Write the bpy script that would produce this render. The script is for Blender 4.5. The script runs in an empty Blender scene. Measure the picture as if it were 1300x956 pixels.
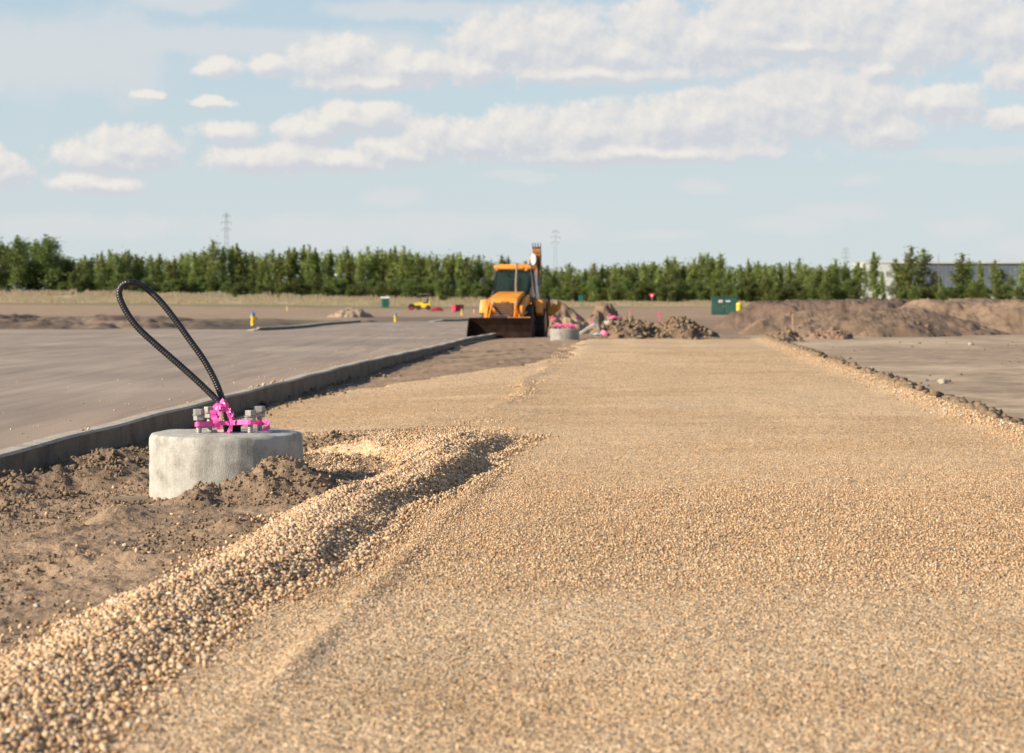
import bpy, bmesh, math, random
import numpy as np
from mathutils import Vector, Matrix

random.seed(7)
RNG = np.random.default_rng(11)
R = math.radians
scene = bpy.context.scene
COL = scene.collection

# ------------------------------------------------------------------ camera
F, HOR, CAMH = 2900.0, 374.0, 1.3
cam = bpy.data.cameras.new('camera')
cam_o = bpy.data.objects.new('camera', cam)
COL.objects.link(cam_o)
scene.camera = cam_o
cam.sensor_width = 36.0
cam.lens = 36.0 * F / 1300.0
PITCH = math.atan((478 - HOR) / F)
cam_o.location = (0, 0, CAMH)
cam_o.rotation_euler = (R(90) - PITCH, 0, 0)
cam.clip_start, cam.clip_end = 0.1, 20000
cam.dof.use_dof = True
cam.dof.focus_distance = 15.8
cam.dof.aperture_fstop = 4.6

CP, SP = math.cos(PITCH), math.sin(PITCH)
def at(u, v, d):
    """world point seen at photo position (u, v) at distance d along +Y"""
    x, yv = (u - 650) / F, (478 - v) / F
    wx, wy, wz = x, CP + yv * SP, -SP + yv * CP
    k = d / wy
    return Vector((wx * k, d, CAMH + wz * k))
def onz(u, v, z=0.0):
    x, yv = (u - 650) / F, (478 - v) / F
    wx, wy, wz = x, CP + yv * SP, -SP + yv * CP
    k = (z - CAMH) / wz
    return Vector((wx * k, wy * k, z))

# ------------------------------------------------------------------ noise (numpy)
def _h(ix, iy, s):
    n = (ix.astype(np.int64) * 374761393 + iy.astype(np.int64) * 668265263 + s * 974634777) & 0xffffffff
    n = ((n ^ (n >> 13)) * 1274126177) & 0xffffffff
    n = (n ^ (n >> 16)) & 0xffffffff
    return n.astype(np.float64) / 4294967295.0
def vn(x, y, s=0):
    x = np.asarray(x, float); y = np.asarray(y, float)
    ix, iy = np.floor(x), np.floor(y)
    fx, fy = x - ix, y - iy
    fx = fx * fx * (3 - 2 * fx); fy = fy * fy * (3 - 2 * fy)
    a, b = _h(ix, iy, s), _h(ix + 1, iy, s)
    c, d = _h(ix, iy + 1, s), _h(ix + 1, iy + 1, s)
    return (a + (b - a) * fx) * (1 - fy) + (c + (d - c) * fx) * fy
def fbm(x, y, s=0, o=4):
    t, a, n = 0, 0.5, 0
    for i in range(o):
        t = t + a * vn(x * 2 ** i, y * 2 ** i, s + i * 17); n += a; a *= 0.5
    return t / n
def ss(a, b, x):
    t = np.clip((np.asarray(x, float) - a) / (b - a), 0, 1)
    return t * t * (3 - 2 * t)
def gauss(x, y, cx, cy, rx, ry, ang=0):
    c, s = math.cos(ang), math.sin(ang)
    dx, dy = x - cx, y - cy
    return np.exp(-(((dx * c + dy * s) / rx) ** 2 + ((-dx * s + dy * c) / ry) ** 2))
def pip(poly, x, y):
    ins = np.zeros(np.shape(x), bool)
    n = len(poly)
    for i in range(n):
        x1, y1 = poly[i]; x2, y2 = poly[(i + 1) % n]
        if y1 == y2: continue
        c = ((y1 > y) != (y2 > y)) & (x < (x2 - x1) * (y - y1) / (y2 - y1) + x1)
        ins ^= c
    return ins

# ------------------------------------------------------------------ terrain functions
TD = np.array([0, 60, 85, 100, 117, 150, 200, 230, 276, 300, 380, 400, 450, 700, 3000.])
TL = np.array([-.12, -.2, -.28, -.32, -.39, -.42, -.44, -.45, -.42, -.40, -.25, 0.0, 1.72, 2.0, 2.0])
TC = np.array([-.1, -.14, -.25, -.35, -.50, -.62, -.90, -.98, -1.05, -1.05, -1.05, -.6, .18, .4, .4])
TR = np.array([-.3, -.3, -.3, -.3, -.32, -.36, -.42, -.4, -.4, -.38, -.38, -.35, -.25, .2, .3])
def table(x, y):
    a = np.clip(x / np.maximum(y, 5.0), -.22, .22)
    l, c, r = (np.interp(y, TD, T) for T in (TL, TC, TR))
    t = a / .22
    return np.where(t < 0, c + (l - c) * ss(0, 1, -t), c + (r - c) * ss(0, 1, t))
def zroad_f(x, y):
    n = np.interp(y, [0, 40, 75], [-.03, -.03, -.16])
    w = ss(60, 105, y)
    return n * (1 - w) + (table(x, y) + .07) * w
def xl_f(y): return -.07 + .049 * (y - 21.4)
def xr_f(y): return 4.66 + .057 * (y - 20.8)
kerb_px = [(0, 577), (340, 490), (458, 460), (509, 449), (560, 438), (597, 428.5)]
kp = []
for u, v in kerb_px:
    z = .1
    for _ in range(6):
        p = onz(u, v, z); z = float(zroad_f(p.x, p.y)) + .13
    kp.append((p.y, p.x))
kp = [(-40., kp[0][1] - .052 * (kp[0][0] + 40))] + kp + [(kp[-1][0] + 9, kp[-1][1] + .75)]
KY = np.array([k[0] for k in kp]); KX = np.array([k[1] for k in kp])
KEND = KY[-1]
def kx_f(y): return np.interp(y, KY, KX)

def zbase(x, y):
    """the lie of the land without small detail"""
    xl, xr, kx = xl_f(y), xr_f(y), kx_f(y)
    left = -.15 * ss(0, 1, (xl - x) / np.maximum(xl - kx, .3))
    right = -.30 * ss(0, 1, (x - xr) / .9)
    near = np.where(x < xl, left, np.where(x > xr, right, 0))
    near = np.where(x < kx, zroad_f(x, y) - .10, near)
    w = ss(66, 88, y)
    far = np.where(w > 0, table(x, y), 0)
    return near * (1 - w) + far * w
WC0, WCS = -1.31, .107
def xc_f(y): return WC0 + WCS * (y - 8.72) + .06 * np.sin(y * 1.3) + .03 * np.sin(y * 3.1 + 1)
def wind_h(y):
    return (.145 + .02 * np.sin(y * .9 + .5)) * (1 - ss(18.9, 20.2, y)) * (.30 + .42 * ss(7.0, 11, y) + .24 * ss(11, 15, y))
def gravel_l(y):
    """left limit of the gravel sheet"""
    wob = (fbm(y * .9, y * 0 + 3, 5, 3) - .5) * .5
    a = xc_f(y) - .48 + wob * .55
    b = kx_f(y) + .12
    c = xl_f(y) - .1 + wob
    t1 = ss(17.5, 21.5, y); t2 = ss(29, 47, y + wob * 8)
    return (a * (1 - t1) + b * t1) * (1 - t2) + c * t2
# road outline
def rp(u, v, z): p = onz(u, v, z); return (p.x, p.y)
def far_pt(u, d): return ((u - 650) / F * d, d)
road_poly = [(-60, -40)] + [far_pt(-900, 60), far_pt(-700, 95), far_pt(0, 103), far_pt(150, 100), far_pt(330, 98), far_pt(372, 110),
             far_pt(410, 128), far_pt(460, 148), far_pt(530, 158), far_pt(592, 172), far_pt(640, 178), far_pt(668, 150), far_pt(664, 95)]
road_poly += [(float(kx_f(y)) , float(y)) for y in (KEND + 6, KEND, 55, 44, 38, 29, 17, 0, -40)]
def mound(x, y, cx, cy, rx, ry, h, ang=0): return h * gauss(x, y, cx, cy, rx, ry, ang)
def dirt_detail(x, y):
    kx, xl = kx_f(y), xl_f(y)
    reg = (x > kx) & (y < 66)
    lefty = ss(0, .5, xl + .2 - x)
    n = (fbm(x * 1.3, y * .9, 1, 3) - .5) * .09
    lump = fbm(x * 7, y * 6, 2, 4)
    lump2 = fbm(x * 3.2, y * 2.6, 12, 4)
    rough = ss(.42, .75, fbm(x * .9 + 5, y * .6, 9, 3))
    n = n + (lump - .45) * (.02 + .05 * rough) + np.maximum(0, lump2 - .55) * .13 * (.35 + rough)
    n = n + np.abs(fbm(x * 22, y * 20, 4, 2) - .5) * (.012 + .02 * rough)
    # dug soil thrown against the kerb
    along = np.exp(-((x - kx - .42) / .34) ** 2) * ss(7, 9, y) * (1 - ss(20.5, 22.5, y))
    n = n + .075 * np.exp(-((x - kx - .2) / .5) ** 2) * (1 - ss(15.5, 19, y + (fbm(x, y, 27, 2) - .5) * 3))
    n = n + along * (.0 + .07 * ss(.35, .7, fbm(x * 2.2, y * 1.4, 21, 3)) + .09 * (fbm(x * 9, y * 8, 22, 3) - .4))
    # mounds beside the round base
    rr = .65 + .7 * fbm(x * 8, y * 8, 31, 3)
    P = 0
    P = P + mound(x, y, -1.70, 14.98, .22, .24, .13) + mound(x, y, -1.42, 15.02, .24, .26, .19) + mound(x, y, -1.55, 14.75, .35, .25, .07)
    P = P + mound(x, y, -2.02, 14.6, .13, .18, .08) + mound(x, y, -2.38, 13.7, .16, .22, .08) + mound(x, y, -2.62, 13.2, .14, .16, .06)
    P = P + mound(x, y, -1.55, 12.9, .34, .10, .07, .15) + mound(x, y, -2.9, 16.6, .9, .16, .09, .1) + mound(x, y, -3.2, 14.9, .5, .2, .07)
    P = P + mound(x, y, -2.1, 11.3, .5, .15, .05) + mound(x, y, -2.45, 12.2, .25, .16, .07)
    n = n + (fbm(x * 15, y * 13, 37, 3) - .5) * .034 + (np.abs(fbm(x * 5.5, y * 7, 38, 4) - .5) - .08) * .05
    P = P + mound(x, y, -1.55, 20.2, .20, .30, .17) + mound(x, y, -1.85, 19.6, .14, .2, .09) + mound(x, y, -1.0, 20.0, .25, .3, .08)
    P = P * 1.0 + mound(x, y, -1.75, 14.7, .45, .14, .05, .1)
    n = n + P * rr + np.minimum(P, .1) * (fbm(x * 26, y * 24, 33, 3) - .5) * .55
    far_n = (fbm(x * .5, y * .25, 41, 4) - .5) * .05
    n = n + (np.abs(fbm(x * 3.5 + y, y * 9, 35, 3) - .5) - .1) * .05 * ss(.45, .6, fbm(x * .8, y * .7, 36, 2))
    return np.where(reg, n * lefty + (far_n + (fbm(x * 3, y * 2, 42, 4) - .5) * .05) * (1 - lefty) * ss(0, .6, x - xr_f(y)), 0)
def rough_far(x, y, road):
    U = 650 + F * x / np.maximum(y, 5)
    n = (fbm(x * .35, y * .12, 51, 4) - .5) * .12 * ss(60, 90, y) * (1 - .6 * ss(300, 400, y))
    # bank of lumpy soil past the far edge of the road
    bank = ss(101, 107, y) * (1 - ss(150, 190, y)) * (1 - ss(560, 640, U))
    n = n + bank * (.05 + 1.2 * np.maximum(0, fbm(x * .75, y * .16, 52, 4) - .47) * (1 - .65 * ss(150, 330, U)))
    return np.where(road, 0, n)
def groundz(x, y):
    x = np.asarray(x, float); y = np.asarray(y, float)
    road = pip(road_poly, x, y)
    z = zbase(x, y)
    z = z + dirt_detail(x, y) + rough_far(x, y, road)
    z = np.where(road & (y > 60), np.minimum(z, zroad_f(x, y) - .06), z)
    gm = ((x > gravel_l(y) + .12) & (x < xr_f(y) + .2) & (y < 70))
    z = np.where(gm, z - .06, z)
    return z
def gz(x, y): return float(groundz(np.array([x]), np.array([y]))[0])
def gravelz(x, y):
    l, xr = gravel_l(y), xr_f(y)
    z = zbase(x, y)
    rl = ss(-.05, .35, x - l)
    th = .012 + .03 * rl
    z = z + th
    # gentle hollows of the compacted path
    z = z + .030 * np.exp(-((y - 13.3) / 1.7) ** 2) * ss(.3, 1.2, x - xc_f(y)) + (fbm(x * .9, y * .35, 61, 3) - .5) * .035
    z = z + (fbm(x * 9, y * 9, 62, 3) - .5) * .012
    # windrow
    xc = xc_f(y); h = wind_h(y)
    dx = x - xc
    wn = .62 + .85 * fbm(x * 2.6, y * 1.7, 63, 4)
    prof = np.where(dx > 0, np.clip(1 - dx / .25, 0, 1) ** 1.15, np.clip(1 + dx / .54, 0, 1) ** 1.3)
    prof = prof * (1 - .35 * np.exp(-(dx / .07) ** 2))
    z = z + h * prof * wn * 1.12
    # low second ridge to its right and gravelly heaps at its end
    x2 = -.62 + .073 * (y - 9.3)
    z = z + .022 * np.exp(-((x - x2) / .06) ** 2) * ss(5, 9, y) * (1 - ss(15, 17, y)) * (.4 + vn(x * 3, y * 2, 65))
    z = z + (mound(x, y, -1.0, 19.2, .5, .9, .09) + mound(x, y, -.7, 18.0, .45, .7, .05)) * (.5 + fbm(x * 5, y * 5, 66, 3)) * rl
    z = z + .028 * np.exp(-((x - (xl_f(y) - .25 + .1 * np.sin(y * .7))) / .12) ** 2) * ss(24, 28, y) * (1 - ss(55, 62, y))
    # rim of loose stone along the right edge
    z = z + .05 * np.exp(-((x - xr + .12) / .22) ** 2) * (.3 + fbm(x * 4, y * 2.5, 67, 3))
    # outer margins dive below the soil
    z = z - .10 * ss(0, .16, l + .08 - x) - .22 * ss(.25, .75, x - xr) - .12 * ss(64, 69, y + (fbm(x * 1.5, y, 68, 2) - .5) * 3)
    return z

# ------------------------------------------------------------------ node helpers
def new_mat(name):
    m = bpy.data.materials.new(name); m.use_nodes = True
    nt = m.node_tree; b = nt.nodes['Principled BSDF']
    return m, nt, b
def N(nt, t, **kw):
    n = nt.nodes.new(t)
    for k, v in kw.items():
        if k.startswith('i_'): n.inputs[int(k[2:])].default_value = v
        else: setattr(n, k, v)
    return n
def L(nt, a, b): nt.links.new(a, b)
def ramp(nt, src, stops, interp='LINEAR'):
    r = N(nt, 'ShaderNodeValToRGB'); cr = r.color_ramp; cr.interpolation = interp
    while len(cr.elements) < len(stops): cr.elements.new(0.5)
    for e, (p, c) in zip(cr.elements, stops):
        e.position = p; e.color = (c[0], c[1], c[2], 1) if hasattr(c, '__len__') else (c, c, c, 1)
    if src is not None: L(nt, src, r.inputs[0])
    return r
def noise(nt, scale, detail=4, rough=.55, vec=None, dist=0):
    n = N(nt, 'ShaderNodeTexNoise'); n.inputs['Scale'].default_value = scale
    n.inputs['Detail'].default_value = detail; n.inputs['Roughness'].default_value = rough
    n.inputs['Distortion'].default_value = dist
    if vec is not None: L(nt, vec, n.inputs['Vector'])
    return n
def mix(nt, fac, a, b, mode='MIX'):
    n = N(nt, 'ShaderNodeMix', data_type='RGBA', blend_type=mode)
    for s, v in ((0, fac), (6, a), (7, b)):
        if hasattr(v, 'node'): L(nt, v, n.inputs[s])
        elif s == 0: n.inputs[0].default_value = v
        else: n.inputs[s].default_value = (*v, 1)
    return n.outputs[2]
def bump(nt, b, h, strength, dist):
    n = N(nt, 'ShaderNodeBump'); n.inputs['Strength'].default_value = strength
    n.inputs['Distance'].default_value = dist
    L(nt, h, n.inputs['Height']); L(nt, n.outputs[0], b.inputs['Normal'])
def simple(name, col, rough=.6, metal=0, dirt=.35, dcol=(.22, .16, .11), scale=6, bmp=0, spec=.5):
    """painted / plain surface with worn, dusty variation"""
    m, nt, b = new_mat(name)
    tc = N(nt, 'ShaderNodeTexCoord').outputs['Object']
    n1 = noise(nt, scale, 5, .6, tc)
    r1 = ramp(nt, n1.outputs[0], [(.45, 0), (.75, 1)])
    f = N(nt, 'ShaderNodeMath', operation='MULTIPLY'); L(nt, r1.outputs[0], f.inputs[0]); f.inputs[1].default_value = dirt
    c = mix(nt, f.outputs[0], col, dcol)
    n2 = noise(nt, scale * .5, 3, .5, tc)
    r2 = ramp(nt, n2.outputs[0], [(.3, .82), (.7, 1.12)])
    c = mix(nt, 1, c, r2.outputs[0], 'MULTIPLY')
    L(nt, c, b.inputs['Base Color'])
    b.inputs['Roughness'].default_value = rough; b.inputs['Metallic'].default_value = metal
    b.inputs['Specular IOR Level'].default_value = spec
    if bmp: bump(nt, b, n1.outputs[0], .6, bmp)
    return m

# ------------------------------------------------------------------ object helpers
def props(o, label=None, cat=None, group=None, kind=None):
    if label: o['label'] = label
    if cat: o['category'] = cat
    if group: o['group'] = group
    if kind: o['kind'] = kind
    return o
def link(name, me, mat, parent=None, smooth=False):
    o = bpy.data.objects.new(name, me); COL.objects.link(o)
    if mat:
        for mm in (mat if isinstance(mat, (list, tuple)) else [mat]): me.materials.append(mm)
    if smooth: me.polygons.foreach_set('use_smooth', [True] * len(me.polygons))
    if parent: o.parent = parent
    return o
def obj(name, bm, mat, parent=None, smooth=False):
    me = bpy.data.meshes.new(name)
    bmesh.ops.recalc_face_normals(bm, faces=bm.faces[:])
    bm.to_mesh(me); bm.free()
    o = link(name, me, mat, parent)
    if smooth:
        for p in me.polygons: p.use_smooth = True
        try: me.set_sharp_from_angle(angle=R(38))
        except Exception: pass
    return o
def np_mesh(name, verts, faces, k):
    """verts (n,3), faces (m,k) -> mesh"""
    me = bpy.data.meshes.new(name)
    me.vertices.add(len(verts)); me.vertices.foreach_set('co', np.ascontiguousarray(verts, np.float32).ravel())
    me.loops.add(len(faces) * k); me.loops.foreach_set('vertex_index', np.ascontiguousarray(faces, np.int32).ravel())
    me.polygons.add(len(faces))
    me.polygons.foreach_set('loop_start', np.arange(0, len(faces) * k, k, dtype=np.int32))
    me.update(calc_edges=True)
    return me
def grid_mesh(name, X, Y, Z):
    nr, nc = X.shape
    v = np.stack([X, Y, Z], -1).reshape(-1, 3)
    i = np.arange(nr - 1)[:, None] * nc + np.arange(nc - 1)[None, :]
    f = np.stack([i, i + 1, i + nc + 1, i + nc], -1).reshape(-1, 4)
    return np_mesh(name, v, f, 4)
def set_col(me, name, arr):
    a = me.color_attributes.new(name, 'FLOAT_COLOR', 'POINT')
    c = np.ones((len(arr), 4), np.float32); c[:, :3] = arr
    a.data.foreach_set('color', c.ravel())
def set_f(me, name, arr):
    a = me.attributes.new(name, 'FLOAT', 'POINT'); a.data.foreach_set('value', np.asarray(arr, np.float32))
def BM(): return bmesh.new()
def box(bm, c, s, rot=None, bev=0.0, taper=None):
    """box centre c size s; taper=(sx,sy) scales the top"""
    r = bmesh.ops.create_cube(bm, size=1)
    vs = r['verts']
    for v in vs:
        x, y, z = v.co
        if taper and z > 0: x *= taper[0]; y *= taper[1]
        v.co = Vector((x * s[0], y * s[1], z * s[2]))
    if bev > 0:
        es = list({e for v in vs for e in v.link_edges})
        rb = bmesh.ops.bevel(bm, geom=es, offset=bev, segments=2, affect='EDGES', profile=.6)
        vs = list({v for f in rb['faces'] for v in f.verts} | {v for v in vs if v.is_valid})
    M = Matrix.Translation(Vector(c))
    if rot: M = M @ Matrix.Rotation(rot[2], 4, 'Z') @ Matrix.Rotation(rot[1], 4, 'Y') @ Matrix.Rotation(rot[0], 4, 'X')
    for v in vs: v.co = M @ v.co
    return vs
def frame_from(d):
    d = d.normalized()
    up = Vector((0, 0, 1)) if abs(d.z) < .95 else Vector((0, 1, 0))
    a = d.cross(up).normalized(); b = a.cross(d).normalized()
    return a, b
def cyl(bm, p0, p1, r0, r1=None, seg=16, caps=True):
    p0, p1 = Vector(p0), Vector(p1)
    if r1 is None: r1 = r0
    a, b = frame_from(p1 - p0)
    rings = []
    for p, r in ((p0, r0), (p1, r1)):
        rings.append([bm.verts.new(p + (a * math.cos(t) + b * math.sin(t)) * r) for t in [2 * math.pi * i / seg for i in range(seg)]])
    for i in range(seg):
        j = (i + 1) % seg
        bm.faces.new((rings[0][i], rings[0][j], rings[1][j], rings[1][i]))
    if caps:
        bm.faces.new(rings[0][::-1]); bm.faces.new(rings[1])
def tube(bm, pts, r, seg=10, caps=True):
    pts = [Vector(p) for p in pts]
    rr = r if hasattr(r, '__len__') else [r] * len(pts)
    a = None; rings = []
    for i, p in enumerate(pts):
        d = (pts[min(i + 1, len(pts) - 1)] - pts[max(i - 1, 0)]).normalized()
        if a is None: a, b = frame_from(d)
        else:
            a = (a - d * a.dot(d)).normalized(); b = d.cross(a)
        rings.append([bm.verts.new(p + (a * math.cos(t) + b * math.sin(t)) * rr[i]) for t in [2 * math.pi * k / seg for k in range(seg)]])
    for q in range(len(rings) - 1):
        for i in range(seg):
            j = (i + 1) % seg
            bm.faces.new((rings[q][i], rings[q][j], rings[q + 1][j], rings[q + 1][i]))
    if caps:
        bm.faces.new(rings[0][::-1]); bm.faces.new(rings[-1])
def lathe(bm, prof, seg=24, c=(0, 0, 0), axis='Z', closed=False):
    rings = []
    for r, z in prof:
        ring = []
        for i in range(seg):
            t = 2 * math.pi * i / seg
            x, y = r * math.cos(t), r * math.sin(t)
            p = Vector((x, y, z)) if axis == 'Z' else (Vector((z, x, y)) if axis == 'X' else Vector((x, z, y)))
            ring.append(bm.verts.new(p + Vector(c)))
        rings.append(ring)
    pr = list(zip(rings, rings[1:]))
    if closed: pr.append((rings[-1], rings[0]))
    for A, B in pr:
        for i in range(seg):
            j = (i + 1) % seg
            bm.faces.new((A[i], A[j], B[j], B[i]))
    if not closed:
        bm.faces.new(rings[0][::-1]); bm.faces.new(rings[-1])
def prism(bm, pts, x0, x1):
    """outline pts in (y,z) pushed along x"""
    A = [bm.verts.new((x0, y, z)) for y, z in pts]; B = [bm.verts.new((x1, y, z)) for y, z in pts]
    bm.faces.new(A[::-1]); bm.faces.new(B)
    n = len(pts)
    for i in range(n):
        j = (i + 1) % n
        bm.faces.new((A[i], A[j], B[j], B[i]))
def empty(name, loc, rz=0, sc=1):
    o = bpy.data.objects.new(name, None); COL.objects.link(o)
    o.location = loc; o.rotation_euler = (0, 0, rz); o.scale = (sc, sc, sc)
    o.empty_display_size = .2
    return o
def dup(root, loc, rz=None, sc=None):
    r = root.copy(); COL.objects.link(r); r.location = loc
    if rz is not None: r.rotation_euler = (0, 0, rz)
    if sc is not None: r.scale = sc
    for ch in root.children:
        c = ch.copy(); COL.objects.link(c); c.parent = r
        for g in ch.children:
            d = g.copy(); COL.objects.link(d); d.parent = c
    return r
def smooth_path(pts, n):
    pts = [Vector(p) for p in pts]; out = []
    P = [pts[0] * 2 - pts[1]] + pts + [pts[-1] * 2 - pts[-2]]
    m = len(pts) - 1
    for i in range(m):
        a, b, c, d = P[i:i + 4]
        for k in range(n):
            t = k / n
            out.append(.5 * ((2 * b) + (c - a) * t + (2 * a - 5 * b + 4 * c - d) * t * t + (-a + 3 * b - 3 * c + d) * t ** 3))
    out.append(pts[-1]); return out

# ------------------------------------------------------------------ materials of the ground
def mat_ground():
    m, nt, b = new_mat('soil')
    geo = N(nt, 'ShaderNodeNewGeometry').outputs['Position']
    at_ = N(nt, 'ShaderNodeAttribute', attribute_name='zone')
    n1 = noise(nt, 2.2, 6, .65, geo); n2 = noise(nt, 38, 4, .7, geo); n3 = noise(nt, .35, 4, .6, geo)
    r1 = ramp(nt, n1.outputs[0], [(.3, .72), (.5, 1.0), (.72, 1.28)])
    r2 = ramp(nt, n2.outputs[0], [(.3, .58), (.52, 1.0), (.75, 1.38)])
    r3 = ramp(nt, n3.outputs[0], [(.3, .80), (.7, 1.18)])
    c = mix(nt, 1, at_.outputs['Color'], r1.outputs[0], 'MULTIPLY')
    c = mix(nt, .8, c, r2.outputs[0], 'MULTIPLY')
    c = mix(nt, 1, c, r3.outputs[0], 'MULTIPLY')
    L(nt, c, b.inputs['Base Color'])
    b.inputs['Roughness'].default_value = .95; b.inputs['Specular IOR Level'].default_value = .2
    bump(nt, b, n2.outputs[0], 1.0, .02)
    return m
STONE = [(0, (.27, .14, .07)), (.12, (.42, .245, .125)), (.32, (.55, .355, .195)), (.60, (.64, .435, .25)), (.78, (.72, .53, .335)), (.88, (.47, .35, .245)), (.95, (.25, .19, .145)), (1, (.82, .68, .50))]
def mat_stones(sc=1.0, name='crushed_stone'):
    m, nt, b = new_mat(name)
    at_ = N(nt, 'ShaderNodeAttribute', attribute_name='tint')
    r = ramp(nt, at_.outputs['Fac'], [(p, tuple(x * sc for x in c)) for p, c in STONE])
    geo = N(nt, 'ShaderNodeNewGeometry').outputs['Position']
    n = noise(nt, 160, 3, .6, geo)
    r2 = ramp(nt, n.outputs[0], [(.3, .78), (.7, 1.15)])
    c = mix(nt, 1, r.outputs[0], r2.outputs[0], 'MULTIPLY')
    L(nt, c, b.inputs['Base Color']); b.inputs['Roughness'].default_value = .85
    b.inputs['Specular IOR Level'].default_value = .3
    return m
def mat_gravel():
    m, nt, b = new_mat('gravel_bed')
    geo = N(nt, 'ShaderNodeNewGeometry').outputs['Position']
    v1 = N(nt, 'ShaderNodeTexVoronoi', feature='F1'); v1.inputs['Scale'].default_value = 75; L(nt, geo, v1.inputs['Vector'])
    sep = N(nt, 'ShaderNodeSeparateColor'); L(nt, v1.outputs['Color'], sep.inputs[0])
    r = ramp(nt, sep.outputs[0], [(0, (.45, .29, .155)), (.3, (.60, .41, .23)), (.7, (.72, .505, .30)), (1, (.84, .635, .41))])
    v2 = N(nt, 'ShaderNodeTexVoronoi', feature='F1'); v2.inputs['Scale'].default_value = 24; L(nt, geo, v2.inputs['Vector'])
    sep2 = N(nt, 'ShaderNodeSeparateColor'); L(nt, v2.outputs['Color'], sep2.inputs[0])
    r2 = ramp(nt, sep2.outputs[0], [(0, .80), (.5, 1.0), (1, 1.14)])
    edge = ramp(nt, v1.outputs['Distance'], [(.2, 1.0), (.75, .72)])
    n3 = noise(nt, 1.1, 5, .6, geo)
    r3 = ramp(nt, n3.outputs[0], [(.3, .86), (.7, 1.10)])
    c = mix(nt, 1, r.outputs[0], r2.outputs[0], 'MULTIPLY')
    c = mix(nt, .6, c, edge.outputs[0], 'MULTIPLY')
    c = mix(nt, 1, c, r3.outputs[0], 'MULTIPLY')
    at_ = N(nt, 'ShaderNodeAttribute', attribute_name='zone')
    c = mix(nt, 1, c, at_.outputs['Color'], 'MULTIPLY')
    L(nt, c, b.inputs['Base Color'])
    b.inputs['Roughness'].default_value = .92; b.inputs['Specular IOR Level'].default_value = .2
    inv = N(nt, 'ShaderNodeMath', operation='SUBTRACT'); inv.inputs[0].default_value = 1; L(nt, v1.outputs['Distance'], inv.inputs[1])
    inv2 = N(nt, 'ShaderNodeMath', operation='MULTIPLY_ADD'); L(nt, v2.outputs['Distance'], inv2.inputs[0]); inv2.inputs[1].default_value = -1.3; L(nt, inv.outputs[0], inv2.inputs[2])
    bump(nt, b, inv2.outputs[0], .8, .010)
    return m
def mat_road():
    m, nt, b = new_mat('dusty_pavement')
    geo = N(nt, 'ShaderNodeNewGeometry').outputs['Position']
    mp = N(nt, 'ShaderNodeMapping'); mp.inputs['Scale'].default_value = (1, .12, 1); mp.inputs['Rotation'].default_value = (0, 0, R(-62)); L(nt, geo, mp.inputs[0])
    n1 = noise(nt, .9, 6, .62, mp.outputs[0], 1.0); n2 = noise(nt, 60, 3, .6, geo); n3 = noise(nt, .12, 3, .5, geo)
    c = ramp(nt, n1.outputs[0], [(.25, (.26, .196, .145)), (.5, (.335, .255, .188)), (.75, (.42, .322, .24))]).outputs[0]
    r2 = ramp(nt, n2.outputs[0], [(.3, .85), (.7, 1.12)]); r3 = ramp(nt, n3.outputs[0], [(.3, .85), (.7, 1.15)])
    c = mix(nt, 1, c, r2.outputs[0], 'MULTIPLY'); c = mix(nt, 1, c, r3.outputs[0], 'MULTIPLY')
    for rz, sc_, lo in ((-20, (1.6, .05, 1), .86), (-48, (2.2, .04, 1), .88)):
        mq = N(nt, 'ShaderNodeMapping'); mq.inputs['Scale'].default_value = sc_; mq.inputs['Rotation'].default_value = (0, 0, R(rz)); L(nt, geo, mq.inputs[0])
        nq = noise(nt, 1.5, 3, .5, mq.outputs[0], .6); rq = ramp(nt, nq.outputs[0], [(.50, 1.0), (.60, lo), (.66, 1.03)]); c = mix(nt, 1, c, rq.outputs[0], 'MULTIPLY')
    at_ = N(nt, 'ShaderNodeAttribute', attribute_name='zone')
    n4 = noise(nt, .8, 5, .6, geo)
    f = N(nt, 'ShaderNodeMath', operation='MULTIPLY'); L(nt, at_.outputs['Fac'], f.inputs[0]); L(nt, n4.outputs[0], f.inputs[1])
    c = mix(nt, f.outputs[0], c, (.42, .24, .13))
    L(nt, c, b.inputs['Base Color']); b.inputs['Roughness'].default_value = .8; b.inputs['Specular IOR Level'].default_value = .3
    bump(nt, b, n2.outputs[0], .5, .004)
    return m
def mat_concrete(name, base, stain, streak=True, scale=4):
    m, nt, b = new_mat(name)
    tc = N(nt, 'ShaderNodeTexCoord').outputs['Object']
    n1 = noise(nt, scale, 6, .65, tc); n2 = noise(nt, scale * 14, 4, .7, tc)
    mp = N(nt, 'ShaderNodeMapping'); mp.inputs['Scale'].default_value = (9, 9, .8); L(nt, tc, mp.inputs[0])
    n3 = noise(nt, 1.6, 5, .7, mp.outputs[0])
    c = ramp(nt, n1.outputs[0], [(.3, stain), (.52, base), (.75, tuple(min(1, x * 1.2) for x in base))]).outputs[0]
    if streak:
        r3 = ramp(nt, n3.outputs[0], [(.35, .82), (.5, 1.0), (.68, 1.06)]); c = mix(nt, .9, c, r3.outputs[0], 'MULTIPLY')
    r2 = ramp(nt, n2.outputs[0], [(.32, .72), (.5, 1.0), (.7, 1.12)]); c = mix(nt, .8, c, r2.outputs[0], 'MULTIPLY')
    vh = N(nt, 'ShaderNodeTexVoronoi'); vh.inputs['Scale'].default_value = 30; L(nt, tc, vh.inputs['Vector'])
    rh = ramp(nt, vh.outputs['Distance'], [(.06, .45), (.14, 1.0)]); c = mix(nt, .7, c, rh.outputs[0], 'MULTIPLY')
    L(nt, c, b.inputs['Base Color']); b.inputs['Roughness'].default_value = .9; b.inputs['Specular IOR Level'].default_value = .25
    bump(nt, b, n2.outputs[0], .8, .010)
    return m
M = {}
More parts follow.
